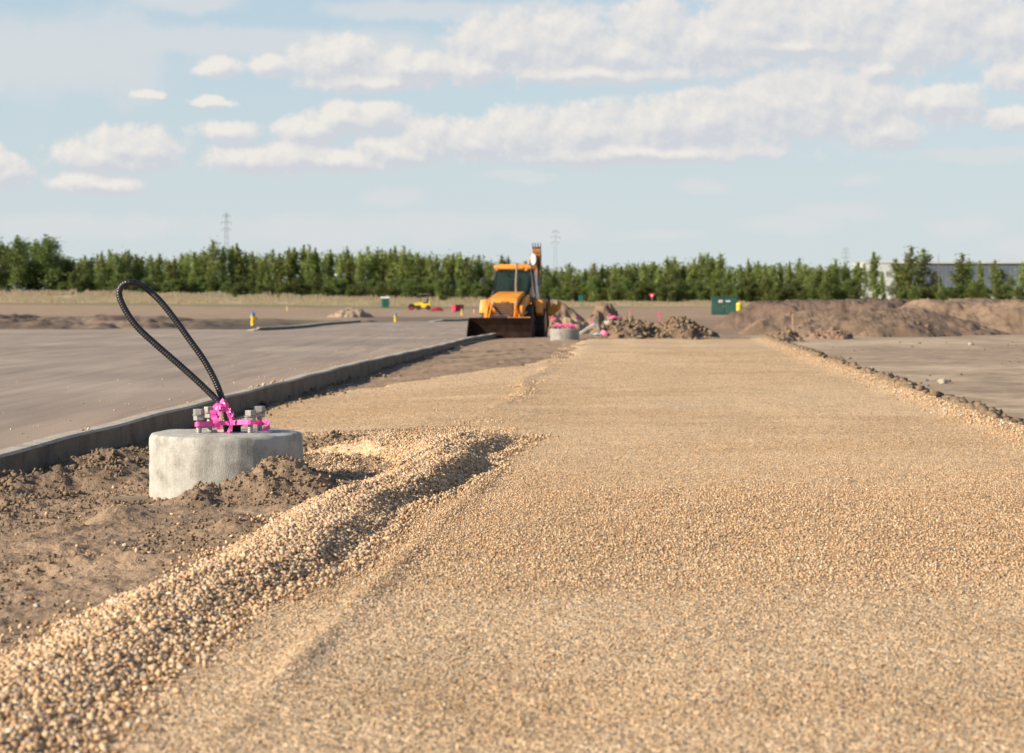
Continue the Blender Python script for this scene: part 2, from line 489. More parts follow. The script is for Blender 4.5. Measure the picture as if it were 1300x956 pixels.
M['soil'] = mat_ground(); M['gravel'] = mat_gravel(); M['stone'] = mat_stones(); M['road'] = mat_road()
M['kerb'] = mat_concrete('kerb_concrete', (.47, .40, .31), (.33, .27, .20), True, 3)
M['kerbface'] = mat_concrete('muddy_shaded_kerb_back', (.20, .15, .105), (.12, .085, .06), True, 2.5)  # back face: stuck earth, with the kerb's own shade darkened into the colour
M['pier'] = mat_concrete('pier_concrete', (.47, .445, .39), (.31, .28, .235), True, 9)
M['clod'] = simple('clod_soil', (.21, .145, .09), .95, dirt=.6, dcol=(.30, .23, .16), scale=30, bmp=.01, spec=.15)

# ------------------------------------------------------------------ the ground sheet
ys = np.concatenate([np.array([-60, -30, -12, -4, 0, 3]), np.linspace(5, 8, 30, endpoint=False), np.linspace(8, 24, 720, endpoint=False),
                     24 * (66 / 24) ** np.linspace(0, 1, 150, endpoint=False), 66 * (210 / 66) ** np.linspace(0, 1, 150, endpoint=False),
                     210 * (520 / 210) ** np.linspace(0, 1, 50, endpoint=False), 520 * (9000 / 520) ** np.linspace(0, 1, 24)])
ac = np.concatenate([-np.array([30, 12, 6, 3, 1.6, 1.0, .7, .5, .42]), np.linspace(-.36, -.27, 30, endpoint=False), np.linspace(-.27, .03, 290, endpoint=False),
                     np.linspace(.03, .36, 120), np.array([.42, .5, .7, 1.0, 1.6, 3, 6, 12, 30])])
Y, A = np.meshgrid(ys, ac, indexing='ij')
X = A * np.maximum(Y, 6.0)
Z = groundz(X, Y)
# cap wild values out to the sides
me = grid_mesh('ground', X, Y, Z)
def mixc(c, n, w): return c * (1 - w[..., None]) + np.array(n) * w[..., None]
def ground_color(X, Y):
    U = 650 + F * X / np.maximum(Y, 6)
    w = fbm(X * .12, Y * .05, 71, 3) - .5
    c = np.zeros(X.shape + (3,)) + np.array((.34, .23, .145))
    # near, left of the path
    rough = ss(.42, .72, fbm(X * .9 + 5, Y * .6, 9, 3)) * (X < xl_f(Y)) * (Y < 60)
    c = mixc(c, (.23, .16, .105), rough * .7)
    kdist = (1 - ss(.3, np.interp(Y, [24, 34], [.95, .55]), X - kx_f(Y))) * (X > kx_f(Y)) * (1 - ss(45, 62, Y))
    c = mixc(c, (.17, .115, .075), kdist * .75)
    # paler, tracked soil right of the path
    rt = ss(0, .8, X - xr_f(Y)) * (Y < 90)
    c = mixc(c, (.50, .37, .25), rt)
    trk = ss(.50, .62, fbm(X * .45 + Y * .03, Y * .30, 73, 5)) * rt
    c = mixc(c, (.34, .245, .16), trk * .7)
    band = ss(48, 58, Y + w * 10) * (1 - ss(64, 74, Y)) * rt
    c = mixc(c, (.32, .225, .15), band * .6)
    # far left bank, dark soil, tan flat, greenish line, dry grass
    lf = ss(97, 103, Y)
    c = mixc(c, (.37, .255, .165), lf * (1 - ss(560, 640, U)))
    dark = ss(100, 104, Y) * (1 - ss(150 , 185, Y + w * 20)) * ss(170, 290, U) * (1 - ss(600, 680, U))
    c = mixc(c, (.125, .090, .066), dark)
    dark2 = ss(150, 158, Y) * (1 - ss(215, 240, Y + w * 20)) * ss(430, 500, U) * (1 - ss(640, 700, U))
    c = mixc(c, (.20, .15, .11), dark2)
    edge = ss(99, 101, Y) * (1 - ss(104, 108, Y)) * (1 - ss(340, 380, U))
    c = mixc(c, (.12, .085, .06), edge * .8)
    gb = ss(.5, .6, fbm(X * .15, Y * .05, 78, 3)) * ss(125, 140, Y) * (1 - ss(190, 240, Y)) * (U < 420)
    c = mixc(c, (.27, .23, .12), gb * .35)
    rfar = ss(700, 800, U) * ss(80, 100, Y) * (1 - ss(150, 220, Y))
    c = mixc(c, (.25, .17, .115), rfar * .75)
    lumps = ss(101, 107, Y) * (1 - ss(150, 190, Y)) * (1 - ss(200, 330, U)) * ss(.47, .56, fbm(X * .75, Y * .16, 52, 4))
    c = mixc(c, (.17, .11, .075), lumps * .8)
    green = ss(340, 372, Y + w * 20) * (1 - ss(398, 404, Y + w * 12)) * (1 - .8 * ss(700, 900, U))
    c = mixc(c, (.21, .19, .08), green * .7)
    dry = ss(392, 402, Y + w * 10)
    c = mixc(c, (.46, .36, .23), dry)
    g2 = ss(436, 446, Y)
    c = mixc(c, (.10, .12, .045), g2)
    return c
set_col(me, 'zone', ground_color(X, Y).reshape(-1, 3))
g = link('ground', me, M['soil'], smooth=True); props(g, kind='structure')

# ------------------------------------------------------------------ road
ry = np.concatenate([np.array([-40, 0, 5]), np.linspace(8, 60, 90, endpoint=False), 60 * (182 / 60) ** np.linspace(0, 1, 110)])
bm = BM()
rows = []
def row_limits(y):
    xs = []
    n = len(road_poly)
    for i in range(n):
        (x1, y1), (x2, y2) = road_poly[i], road_poly[(i + 1) % n]
        if (y1 > y) != (y2 > y): xs.append(x1 + (x2 - x1) * (y - y1) / (y2 - y1))
    return sorted(xs)
V = []; Fc = []; zone = []
NC = 70
prev = None
for y in ry:
    xs = row_limits(min(max(y, -39.9), 177.5) if y < 178 else 177.5) if y <= 178 else None
    if not xs or len(xs) < 2: prev = None; continue
    x0, x1 = xs[0], xs[-1]
    t = np.linspace(0, 1, NC) ** .6
    xx = x0 + (x1 - x0) * t
    zz = zroad_f(xx, np.full(NC, y)) + .004
    st = len(V)
    for a, b_ in zip(xx, zz): V.append((a, y, b_)); zone.append(float(np.exp(-max(x1 - a, 0) / .9)) if y < 66 else 0.0)
    if prev is not None:
        for k in range(NC - 1): Fc.append((prev + k, prev + k + 1, st + k + 1, st + k))
    prev = st
me = np_mesh('road', np.array(V), np.array(Fc), 4); set_f(me, 'zone', zone)
o = link('road', me, M['road'], smooth=True); props(o, kind='structure')

# ------------------------------------------------------------------ kerb along the road
def kerb_run(name, pts, w=.17, back=.42):
    bm = BM(); rings = []
    for i, (x, y, z) in enumerate(pts):
        d = Vector(pts[min(i + 1, len(pts) - 1)]) - Vector(pts[max(i - 1, 0)]); d.z = 0; d.normalize()
        n = Vector((d.y, -d.x, 0))          # to the right of travel
        prof = [(-w - .05, -.25), (-w - .03, -.012), (-w, -.0), (-.022, 0), (0, -.02), (.004, -back)]
        ring = []
        for a, dz in prof:
            jx = (random.random() - .5) * .006
            ring.append(bm.verts.new(Vector((x, y, z)) + n * (a + jx) + Vector((0, 0, dz + jx * .5 if dz > -.2 else dz))))
        rings.append(ring)
    for A_, B_ in zip(rings, rings[1:]):
        for i in range(5): bm.faces.new((A_[i], A_[i + 1], B_[i + 1], B_[i]))
    bm.faces.new(rings[0]); bm.faces.new(rings[-1][::-1])
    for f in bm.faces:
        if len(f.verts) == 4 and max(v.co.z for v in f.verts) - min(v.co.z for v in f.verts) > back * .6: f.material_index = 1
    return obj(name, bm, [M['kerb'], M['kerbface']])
kpts = []
for y in np.concatenate([np.linspace(-40, 6, 12, endpoint=False), np.linspace(6, KEND, 260)]):
    kpts.append((float(kx_f(y)), float(y), float(zroad_f(kx_f(y), y)) + .13 + .006 * math.sin(y * 1.7)))
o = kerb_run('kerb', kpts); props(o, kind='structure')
def far_kerb(px, w=.45):
    pts = []
    P_ = smooth_path([Vector((*far_pt(u, d), 0)) for u, d in px], 12)
    for p in P_: pts.append((p.x, p.y, float(zroad_f(p.x, p.y)) + .15 * min(1, len(pts) / 8 + .15)))
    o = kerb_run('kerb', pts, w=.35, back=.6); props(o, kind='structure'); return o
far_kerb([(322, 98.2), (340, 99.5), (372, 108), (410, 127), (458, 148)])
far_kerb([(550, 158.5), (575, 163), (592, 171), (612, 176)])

# ------------------------------------------------------------------ gravel path bed
gy = np.concatenate([np.linspace(2.5, 6, 30, endpoint=False), np.linspace(6, 21.5, 620, endpoint=False), 21.5 * (70 / 21.5) ** np.linspace(0, 1, 190)])
tt = np.concatenate([np.linspace(0, .36, 120, endpoint=False), np.linspace(.36, 1, 130)])
Yg, T = np.meshgrid(gy, tt, indexing='ij')
xl0 = gravel_l(Yg) - .3; xr0 = xr_f(Yg) + .95
Xg = xl0 + (xr0 - xl0) * T
Zg = gravelz(Xg, Yg)
me = grid_mesh('gravel_path', Xg, Yg, Zg)
gc = np.ones(Xg.shape + (3,))
bandw = ss(10.2, 11.2, Yg + (fbm(Xg * 1.0, Yg * .5, 81, 3) - .5) * 1.5) * (1 - ss(13.6, 15.5, Yg)) * (Xg > xc_f(Yg) + .3)
gc = mixc(gc, (.74, .62, .50), bandw * .8)
for off, wd_r in ((1.1, .28), (2.75, .28)):
    rut = np.exp(-((Xg - xl_f(Yg) - off - .12 * np.sin(Yg * .13)) / wd_r) ** 2)
    gc = mixc(gc, (1.10, 1.08, 1.06), rut * .8 * ss(12, 22, Yg))
bb = ss(.5, .62, fbm(Xg * .25, Yg * .35, 83, 4)); gc = mixc(gc, (.84, .78, .70), bb * .7)
st = ss(.5, .68, fbm(Xg * .5, Yg * .12, 82, 4)) * (Yg > 15)
gc = mixc(gc, (.88, .84, .80), st * .6)
rimw = ss(.15, .5, Xg - xr_f(Yg))
gc = mixc(gc, (.55, .47, .40), rimw)
set_col(me, 'zone', gc.reshape(-1, 3))
o = link('gravel_path', me, M['gravel'], smooth=True); props(o, kind='structure')

# ------------------------------------------------------------------ loose stones (numpy built)
def base_shape(kind):
    if kind == 'ico':
        b = bmesh.new(); bmesh.ops.create_icosphere(b, subdivisions=1, radius=1)
    else:
        b = bmesh.new(); bmesh.ops.create_cube(b, size=1.3)
        bmesh.ops.triangulate(b, faces=b.faces[:])
    v = np.array([x.co[:] for x in b.verts]); f = np.array([[q.index for q in fc.verts] for fc in b.faces]); b.free()
    return v, f
def stones(name, P, size, mat, kind='ico', flat=.65, tintlo=0, tinthi=1, jit=.28, sink=.15):
    n = len(P); v0, f0 = base_shape(kind); nv = len(v0)
    V = np.repeat(v0[None], n, 0) * (1 + (RNG.random((n, nv, 1)) - .5) * 2 * jit)
    ax = np.stack([.8 + .6 * RNG.random(n), .6 + .4 * RNG.random(n), flat * (.7 + .5 * RNG.random(n))], 1)
    V *= ax[:, None, :]
    # random rotations, mostly about Z
    q = RNG.normal(size=(n, 4)) * np.array([1.0, .35, .35, 1.0]); q /= np.linalg.norm(q, axis=1)[:, None]
    w, x, y, z = q.T
    Rm = np.stack([1 - 2 * (y * y + z * z), 2 * (x * y - z * w), 2 * (x * z + y * w), 2 * (x * y + z * w), 1 - 2 * (x * x + z * z), 2 * (y * z - x * w),
                   2 * (x * z - y * w), 2 * (y * z + x * w), 1 - 2 * (x * x + y * y)], 1).reshape(n, 3, 3)
    V = np.einsum('nij,nkj->nki', Rm, V) * (size[:, None, None] * .5)
    P = P.copy(); P[:, 2] += size * flat * .5 * (1 - 2 * sink)
    V = (V + P[:, None, :]).reshape(-1, 3)
    Fa = (f0[None] + (np.arange(n) * nv)[:, None, None]).reshape(-1, 3)
    me = np_mesh(name, V, Fa, 3)
    set_f(me, 'tint', np.repeat(tintlo + (tinthi - tintlo) * RNG.random(n), nv))
    return link(name, me, mat)
def scatter(n, y0, y1, xa, xb, dens=None, power=1.0):
    y = y0 + (y1 - y0) * RNG.random(n) ** power
    lo, hi = xa(y), xb(y)
    x = lo + (hi - lo) * RNG.random(n)
    k = np.abs(x) < .27 * y + .25
    if dens is not None: k &= RNG.random(n) < dens(x, y)
    return x[k], y[k]
# path stones
def pdens(x, y):
    d = np.interp(y, [5, 9, 20, 28, 52], [1, 1, .75, .35, .02])
    coarse = .62 + .38 * ss(9.2, 11.4, y + 1.2 * vn(x, y, 113)) * (1 - ss(14, 20, y))
    return d * coarse * (.5 + .8 * fbm(x * 2, y * 1.2, 91, 3))
x, y = scatter(640000, 5.3, 52, lambda y: np.where(y > 20, gravel_l(y), xc_f(y) + .1), lambda y: xr_f(y) + .15, pdens, 1.35)
s = .0062 + .0075 * RNG.random(len(x)) ** 1.8
s = s * np.interp(y, [6, 20, 50], [1, 1.15, 1.6]) * (.80 + .30 * ss(9.2, 11.4, y + 1.5 * vn(x, y, 111)) * (1 - ss(13, 20, y + 3 * vn(x * .7, y * .5, 112))))
o = stones('path_stones', np.stack([x, y, gravelz(x, y)], 1), s, M['stone'], 'box', .7)
props(o, 'small tan crushed stones covering the path', 'gravel', kind='stuff')
# windrow stones and spill
def wd(x, y):
    dx = x - xc_f(y)
    return np.where(dx > 0, np.exp(-(np.maximum(dx - .16, 0) / .14) ** 2), np.exp(-(np.maximum(-dx - .26, 0) / .17) ** 2)) * (.55 + .45 * ss(5, 7, y))
x, y = scatter(190000, 5.3, 20.2, lambda y: xc_f(y) - .95, lambda y: xc_f(y) + .5, wd)
s = (.009 + .022 * RNG.random(len(x)) ** 2.4)
zz = np.maximum(gravelz(x, y), groundz(x, y)) + RNG.random(len(x)) * .012
o = stones('windrow_stones', np.stack([x, y, zz], 1), s, M['stone'], 'box', .66, jit=.26)
props(o, 'coarser tan stones heaped in a long ridge left of the path', 'gravel ridge', kind='stuff')
# gravel spread beside the ridge end, right rim, left trail ridge, pebbles on soil
xs_, ys_, ss_ = [], [], []
def add(n, y0, y1, xa, xb, dens, a, b_):
    x, y = scatter(n, y0, y1, xa, xb, dens); xs_.append(x); ys_.append(y); ss_.append(a + b_ * RNG.random(len(x)) ** 2)
add(26000, 16, 21.8, lambda y: y * 0 - 1.9, lambda y: xc_f(y), lambda x, y: ss(.38, .6, fbm(x * 4, y * 3, 95, 3)), .01, .016)
add(60000, 16, 66, lambda y: xr_f(y) - .45, lambda y: xr_f(y) + .55, lambda x, y: np.exp(-((x - xr_f(y) + .05) / .28) ** 2) * np.interp(y, [16, 30, 66], [.8, .4, .15]), .010, .022)
add(16000, 22, 60, lambda y: xl_f(y) - .6, lambda y: xl_f(y) + .1, lambda x, y: .6 * np.exp(-((x - xl_f(y) + .25) / .2) ** 2) * ss(.4, .6, fbm(x * 2, y * .7, 105, 2)), .010, .02)
add(3500, 7, 18, lambda y: kx_f(y) + .3, lambda y: xc_f(y) - .3, lambda x, y: .12 + .6 * ss(.55, .7, fbm(x * 1.5, y * 1.5, 96, 2)) * ss(-2.4, -1.4, x), .006, .03)
x, y, s = np.concatenate(xs_), np.concatenate(ys_), np.concatenate(ss_)
zz = np.maximum(groundz(x, y), np.where((x > gravel_l(y)), gravelz(x, y), -9))
o = stones('scattered_gravel', np.stack([x, y, zz], 1), s, M['stone'], 'ico', .7)
props(o, 'loose tan gravel scattered along the path edges and over the soil', 'gravel', kind='stuff')
# a few stones on the kerb top
kk = [(243, .03), (246, .018), (250, .02), (101, .03), (108, .035), (112, .02)] + [(315 + i * 2.6 + random.random() * 2, .018 + .03 * random.random()) for i in range(17)] + [(420 + i * 9, .03) for i in range(6)]
Pk, Sk = [], []
for u, s_ in kk:
    for yy in np.linspace(14, 50, 400):
        xk = kx_f(yy) - .08
        if 650 + F * xk / yy >= u: break
    Pk.append((xk + (random.random() - .5) * .1, yy, float(zroad_f(xk, yy)) + .135)); Sk.append(s_)
o = stones('kerb_pebbles', np.array(Pk), np.array(Sk), M['stone'], 'ico', .7)
props(o, 'loose reddish tan pebbles lying on top of the kerb', 'gravel', kind='stuff')
# grit blown and kicked onto the pavement
x, y = scatter(9000, 12, 75, lambda y: kx_f(y) - 4.5, lambda y: kx_f(y) - .25, lambda x, y: np.exp((x - kx_f(y)) / .9) * .5 + .02)
o = stones('road_grit', np.stack([x, y, zroad_f(x, y) + .004], 1), .008 + .022 * RNG.random(len(x)) ** 2.5, M['stone'], 'box', .6)
props(o, 'sparse tan grit lying on the pavement beside the kerb', 'gravel', kind='stuff')
# soil clods
xs_, ys_, ss_ = [], [], []
def mdens(x, y):
    return .10 + .9 * ss(.45, .62, fbm(x * 1.1 + 5, y * .7, 9, 3))
add(26000, 7.5, 22, lambda y: kx_f(y) + .05, lambda y: xc_f(y) - .35, mdens, .004, .026)
add(9000, 8, 23, lambda y: kx_f(y) + .02, lambda y: kx_f(y) + .85, lambda x, y: ss(.4, .6, fbm(x * 3, y * 2, 98, 2)), .008, .045)
add(1300, 14.3, 15.5, lambda y: y * 0 - 2.1, lambda y: y * 0 - 1.1, None, .006, .028)
add(900, 19.2, 20.8, lambda y: y * 0 - 2.0, lambda y: y * 0 - 1.3, None, .01, .05)
add(5000, 20, 60, lambda y: kx_f(y) + .0, lambda y: kx_f(y) + .75, lambda x, y: ss(.42, .56, fbm(x * 2, y * .5, 99, 2)) * np.exp(-((x - kx_f(y)) / .35) ** 2), .01, .06)
add(15000, 19, 68, lambda y: xr_f(y) + .02, lambda y: xr_f(y) + .55, lambda x, y: ss(.42, .56, fbm(x * .8, y * .45, 100, 3)), .02, .15)
add(500, 22, 78, lambda y: xr_f(y) + .5, lambda y: xr_f(y) + 9, lambda x, y: ss(.5, .7, fbm(x * .5, y * .2, 101, 2)), .02, .07)
x, y, s = np.concatenate(xs_), np.concatenate(ys_), np.concatenate(ss_)
zz = np.maximum(groundz(x, y), np.where((x > gravel_l(y)) & (x < xr_f(y) + .4), gravelz(x, y), -9))
o = stones('soil_clods', np.stack([x, y, zz], 1), s, M['clod'], 'box', .75, jit=.34, sink=.25)
props(o, 'crumbled brown soil clods strewn along the kerb and path edge', 'soil', kind='stuff')
# ------------------------------------------------------------------ object materials
M['steel'] = simple('galvanised', (.36, .34, .31), .55, .4, dirt=.6, dcol=(.40, .32, .23), scale=40, bmp=.002)
M['pink'] = simple('pink_tape', (.95, .10, .42), .35, dirt=.1, dcol=(.95, .45, .6), scale=30)
M['pinkdull'] = simple('pink_tape_far', (.80, .13, .27), .5, dirt=.1)
M['pipe_pale'] = simple('pale_pipe', (.66, .44, .36), .7, dirt=.5, dcol=(.5, .36, .26), scale=30)
M['black'] = simple('black_plastic', (.018, .016, .016), .38, dirt=.15, dcol=(.14, .11, .09), scale=14)
M['rubber'] = simple('tyre_rubber', (.018, .017, .016), .85, dirt=.55, dcol=(.13, .10, .075), scale=7)
M['pierdull'] = mat_concrete('weathered_base', (.33, .31, .275), (.22, .195, .16), True, 6)
M['orange'] = simple('machine_paint', (.80, .29, .026), .5, dirt=.45, dcol=(.38, .22, .09), scale=3)
M['orange2'] = simple('machine_paint_dirty', (.62, .22, .03), .55, dirt=.8, dcol=(.20, .12, .07), scale=5)
M['rust'] = simple('rusty_steel', (.022, .012, .009), .9, dirt=.5, dcol=(.055, .03, .02), scale=4, bmp=.004, spec=.1)
M['rustboom'] = simple('dirty_boom', (.34, .13, .04), .7, dirt=.7, dcol=(.13, .08, .055), scale=6)
M['dark'] = simple('dark_metal', (.03, .027, .025), .6, dirt=.5, dcol=(.10, .07, .05), scale=6)
M['white'] = simple('white_paint', (.80, .79, .76), .5, dirt=.12)
M['grey'] = simple('grey_metal', (.30, .29, .27), .55, .3, dirt=.2)
M['yellow'] = simple('yellow_paint', (.82, .56, .03), .45, dirt=.2, dcol=(.45, .30, .1), scale=5)
M['blue'] = simple('blue_paint', (.03, .16, .42), .45, dirt=.1)
M['green'] = simple('green_plastic', (.012, .13, .085), .5, dirt=.25, dcol=(.10, .14, .10), scale=2)
M['greendark'] = simple('green_steel', (.018, .085, .060), .55, dirt=.35, dcol=(.08, .10, .07), scale=2)
M['red'] = simple('red_paint', (.32, .015, .03), .5, dirt=.2, dcol=(.15, .04, .04), scale=3)
M['redbright'] = simple('red_bright', (.75, .03, .10), .5, dirt=.1)
M['cone'] = simple('cone_pink', (.85, .17, .12), .5, dirt=.1)
M['wood'] = simple('stake_wood', (.50, .30, .17), .8, dirt=.3, scale=10)
M['woodgrey'] = simple('weathered_wood', (.30, .22, .16), .85, dirt=.5, dcol=(.14, .1, .07), scale=25, bmp=.002)
M['rock'] = simple('field_stone', (.42, .36, .29), .9, dirt=.5, dcol=(.26, .2, .15), scale=9, bmp=.01)
M['rockdark'] = simple('dark_stone', (.20, .17, .145), .9, dirt=.5, dcol=(.28, .21, .15), scale=9, bmp=.01)
def glass_mat():
    m, nt, b = new_mat('cab_glass')
    b.inputs['Base Color'].default_value = (.10, .17, .16, 1); b.inputs['Roughness'].default_value = .05
    b.inputs['Transmission Weight'].default_value = .85; b.inputs['IOR'].default_value = 1.1
    b.inputs['Alpha'].default_value = .75
    return m
M['glass'] = glass_mat()
M['lens'] = simple('lamp_lens', (.40, .38, .34), .15, dirt=.05)

# ------------------------------------------------------------------ round concrete base with bolts and cable loop
PX, PY, PR = -2.008, 16.02, .535
PTOP = .335
def pier_mesh(r, h, seg=96):
    bm = BM()
    prof = [(r * .0, h), (r * .5, h + .003), (r - .035, h + .001), (r - .012, h - .008), (r, h - .03)]
    nz = 14
    for k in range(1, nz + 1): prof.append((r, h - .03 - (h + .27) * k / nz))
    lathe(bm, prof[1:], seg)
    for v in bm.verts:
        if v.co.z < h - .005:
            a = math.atan2(v.co.y, v.co.x)
            s = 1 + .006 * math.sin(a * 23 + 2 * math.sin(a * 5)) + .004 * math.sin(v.co.z * 40 + a * 3)
            v.co.x *= s; v.co.y *= s
        else: v.co.z += .003 * math.sin(v.co.x * 17 + v.co.y * 9)
    return bm
pb = empty('lamp_base', (PX, PY, 0))
props(pb, 'large round concrete base in the dirt, with anchor bolts and tall black cable loop', 'concrete base')
obj('footing', pier_mesh(PR, PTOP), M['pier'], pb, True)
def hexnut(bm, c, r, z0, z1, rot=0):
    vs = []
    for z, rr in ((z0, r * .94), (z0 + .004, r), (z1 - .004, r), (z1, r * .94)):
        vs.append([bm.verts.new(Vector((c[0] + rr * math.cos(rot + math.pi / 3 * i), c[1] + rr * math.sin(rot + math.pi / 3 * i), z))) for i in range(6)])
    for A_, B_ in zip(vs, vs[1:]):
        for i in range(6): bm.faces.new((A_[i], A_[(i + 1) % 6], B_[(i + 1) % 6], B_[i]))
    bm.faces.new(vs[0][::-1]); bm.faces.new(vs[-1])
def bolt(x, y, ztop, h, parent, s=1.0, full=True, rot=0.):
    bm = BM(); prof = []
    n = 26
    for k in range(n): prof.append(((.0200 if k % 2 else .0175) * s, ztop - .02 + (h * s + .01) * k / n))
    lathe(bm, prof, 14, (x, y, 0)); b = obj('anchor_bolt', bm, M['steel'], parent)
    bm = BM(); t = ztop + h * s
    hexnut(bm, (x, y), .040 * s, t - .042 * s, t - .004 * s, rot); obj('nut', bm, M['steel'], b)
    bm = BM(); lathe(bm, [(.044 * s, t - .0475 * s), (.045 * s, t - .046 * s), (.045 * s, t - .0425 * s)], 20, (x, y, 0)); obj('washer', bm, M['steel'], b)
    bm = BM(); hexnut(bm, (x, y), .039 * s, t - .083 * s, t - .049 * s, rot + .3); obj('nut', bm, M['steel'], b)
    return b
BOLTS = [(-2.171, 15.82, .176), (-2.141, 16.15, .176), (-1.817, 15.84, .166), (-1.788, 16.16, .18)]
for i, (bx, by, bh) in enumerate(BOLTS): bolt(bx - PX, by - PY, PTOP, bh, pb, 1, True, i * .35)
bm = BM(); c0_ = at(289, 550, 15.98) - Vector((PX, PY, 0))
tube(bm, [(c0_.x - .035, c0_.y, PTOP - .05), (c0_.x - .04, c0_.y, PTOP + .10), (c0_.x - .052, c0_.y, PTOP + .165)], .040, 18)
obj('conduit_stub', bm, M['pipe_pale'], pb, True)
bm = BM(); tube(bm, [(c0_.x + .06, c0_.y + .03, PTOP - .05), (c0_.x + .06, c0_.y + .03, PTOP + .05)], .030, 14); obj('conduit_stub', bm, M['black'], pb, True)
cz = [(472, 620), (462, 560), (440, 510), (380, 448), (300, 375), (200, 288), (130, 222), (86, 158), (64, 102), (76, 66), (112, 55), (160, 74), (220, 127), (280, 202), (330, 272), (380, 342), (420, 412), (447, 475), (466, 540), (476, 620)]
cpts = []
for i, (zx, zy) in enumerate(cz):
    u, v = 130 + zx / 2.987, 340 + zy / 2.987
    dd = 15.97 + .10 * math.sin(math.pi * i / (len(cz) - 1)) + (.045 if i > 10 else -.02)
    cpts.append(at(u, v, dd) - Vector((PX, PY, 0)))
cp = smooth_path(cpts, 40)
# resample evenly and corrugate
Ls = [0]
for a_, b_ in zip(cp, cp[1:]): Ls.append(Ls[-1] + (b_ - a_).length)
T_ = Ls[-1]; step = .0045; path = []; j = 0; s_ = 0
while s_ < T_:
    while Ls[j + 1] < s_: j += 1
    f_ = (s_ - Ls[j]) / max(Ls[j + 1] - Ls[j], 1e-6); path.append(cp[j].lerp(cp[j + 1], f_)); s_ += step
rad = [.0238 if (i % 4) in (0, 1) else .0215 for i in range(len(path))]
bm = BM(); tube(bm, path, rad, 14); obj('cable_loop', bm, M['black'], pb, True)

def ribbon(name, pts, wdirs, width, mat, parent=None, th=.0012):
    """thin flexible strip with real thickness"""
    bm = BM(); P_ = [Vector(p) for p in pts]; ra = []
    for i, p in enumerate(P_):
        d = (P_[min(i + 1, len(P_) - 1)] - P_[max(i - 1, 0)]).normalized()
        wv = Vector(wdirs[i] if isinstance(wdirs, list) else wdirs); wv = (wv - d * wv.dot(d)).normalized()
        n = d.cross(wv).normalized() * th
        ww = (width[i] if isinstance(width, list) else width) * .5
        ra.append([bm.verts.new(p + wv * ww + n), bm.verts.new(p - wv * ww + n), bm.verts.new(p - wv * ww - n), bm.verts.new(p + wv * ww - n)])
    for A_, B_ in zip(ra, ra[1:]):
        for k in range(4): bm.faces.new((A_[k], A_[(k + 1) % 4], B_[(k + 1) % 4], B_[k]))
    bm.faces.new(ra[0]); bm.faces.new(ra[-1][::-1])
    return obj(name, bm, mat, parent, True)
tape = empty('flagging_tape', (PX, PY, PTOP)); props(tape, 'bright pink plastic tape strung around the anchor bolts of the near concrete base', 'tape')
def tp(u, v, d): return at(u, v, d) - Vector((PX, PY, PTOP))
band = [tp(249, 539, 15.79), tp(247.5, 539, 15.84), tp(250, 538.6, 15.77), tp(262, 538, 15.80), tp(275, 537.4, 15.84), tp(290, 537, 15.86), tp(305, 536.2, 15.82), tp(316, 536, 15.785), tp(321, 536, 15.82), tp(327, 536, 16.05), tp(332, 537.5, 16.10), tp(337, 536, 16.06), tp(341.5, 538, 16.02), tp(341.5, 542, 16.0), tp(337, 545, 15.98), tp(334, 543.5, 15.97)]
ribbon('strip', smooth_path(band, 8), (0, .12, 1), .031, M['pink'], tape)
back = [tp(250, 539, 15.86), tp(257, 540, 16.0), tp(264, 540, 16.2), tp(290, 539, 16.22), tp(330, 538, 16.21), tp(334, 538, 16.16)]
ribbon('strip', smooth_path(back, 8), (0, .1, 1), .026, M['pink'], tape)
def crumple(pts, w0, tilt):
    P_ = smooth_path([tp(*p) for p in pts], 7)
    wd_ = [Vector((math.cos(tilt + .25 * math.sin(i * .9)), .5 * math.sin(i * .6 + tilt), math.sin(tilt + .3 * math.sin(i * .7)))) for i in range(len(P_))]
    ribbon('tail', P_, wd_, [w0 * (.75 + .35 * abs(math.sin(i * .8))) for i in range(len(P_))], M['pink'], tape)
crumple([(279, 512, 15.88), (276, 522, 15.85), (273, 533, 15.83), (275, 543, 15.84)], .055, .1)
crumple([(272, 514, 15.86), (277, 518, 15.83), (283, 513, 15.82), (281, 508, 15.84), (286, 514, 15.86)], .035, .8)
crumple([(284, 508, 15.86), (287, 518, 15.84), (291, 528, 15.82), (294, 538, 15.82), (290, 549, 15.80)], .022, .0)
crumple([(288, 512, 15.92), (291, 522, 15.94), (295, 524, 15.93), (295.5, 534, 15.90), (292, 543, 15.86), (288, 551, 15.83)], .020, .2)
crumple([(270, 521, 15.85), (272, 530, 15.80), (277, 540, 15.80), (279, 545, 15.82)], .045, -.2)
crumple([(282, 519, 15.90), (288, 521, 15.93), (293, 521, 15.92)], .03, 1.2)
crumple([(272, 551, 15.86), (280, 551.5, 15.85), (290, 551.5, 15.85), (300, 551, 15.87)], .014, .3)

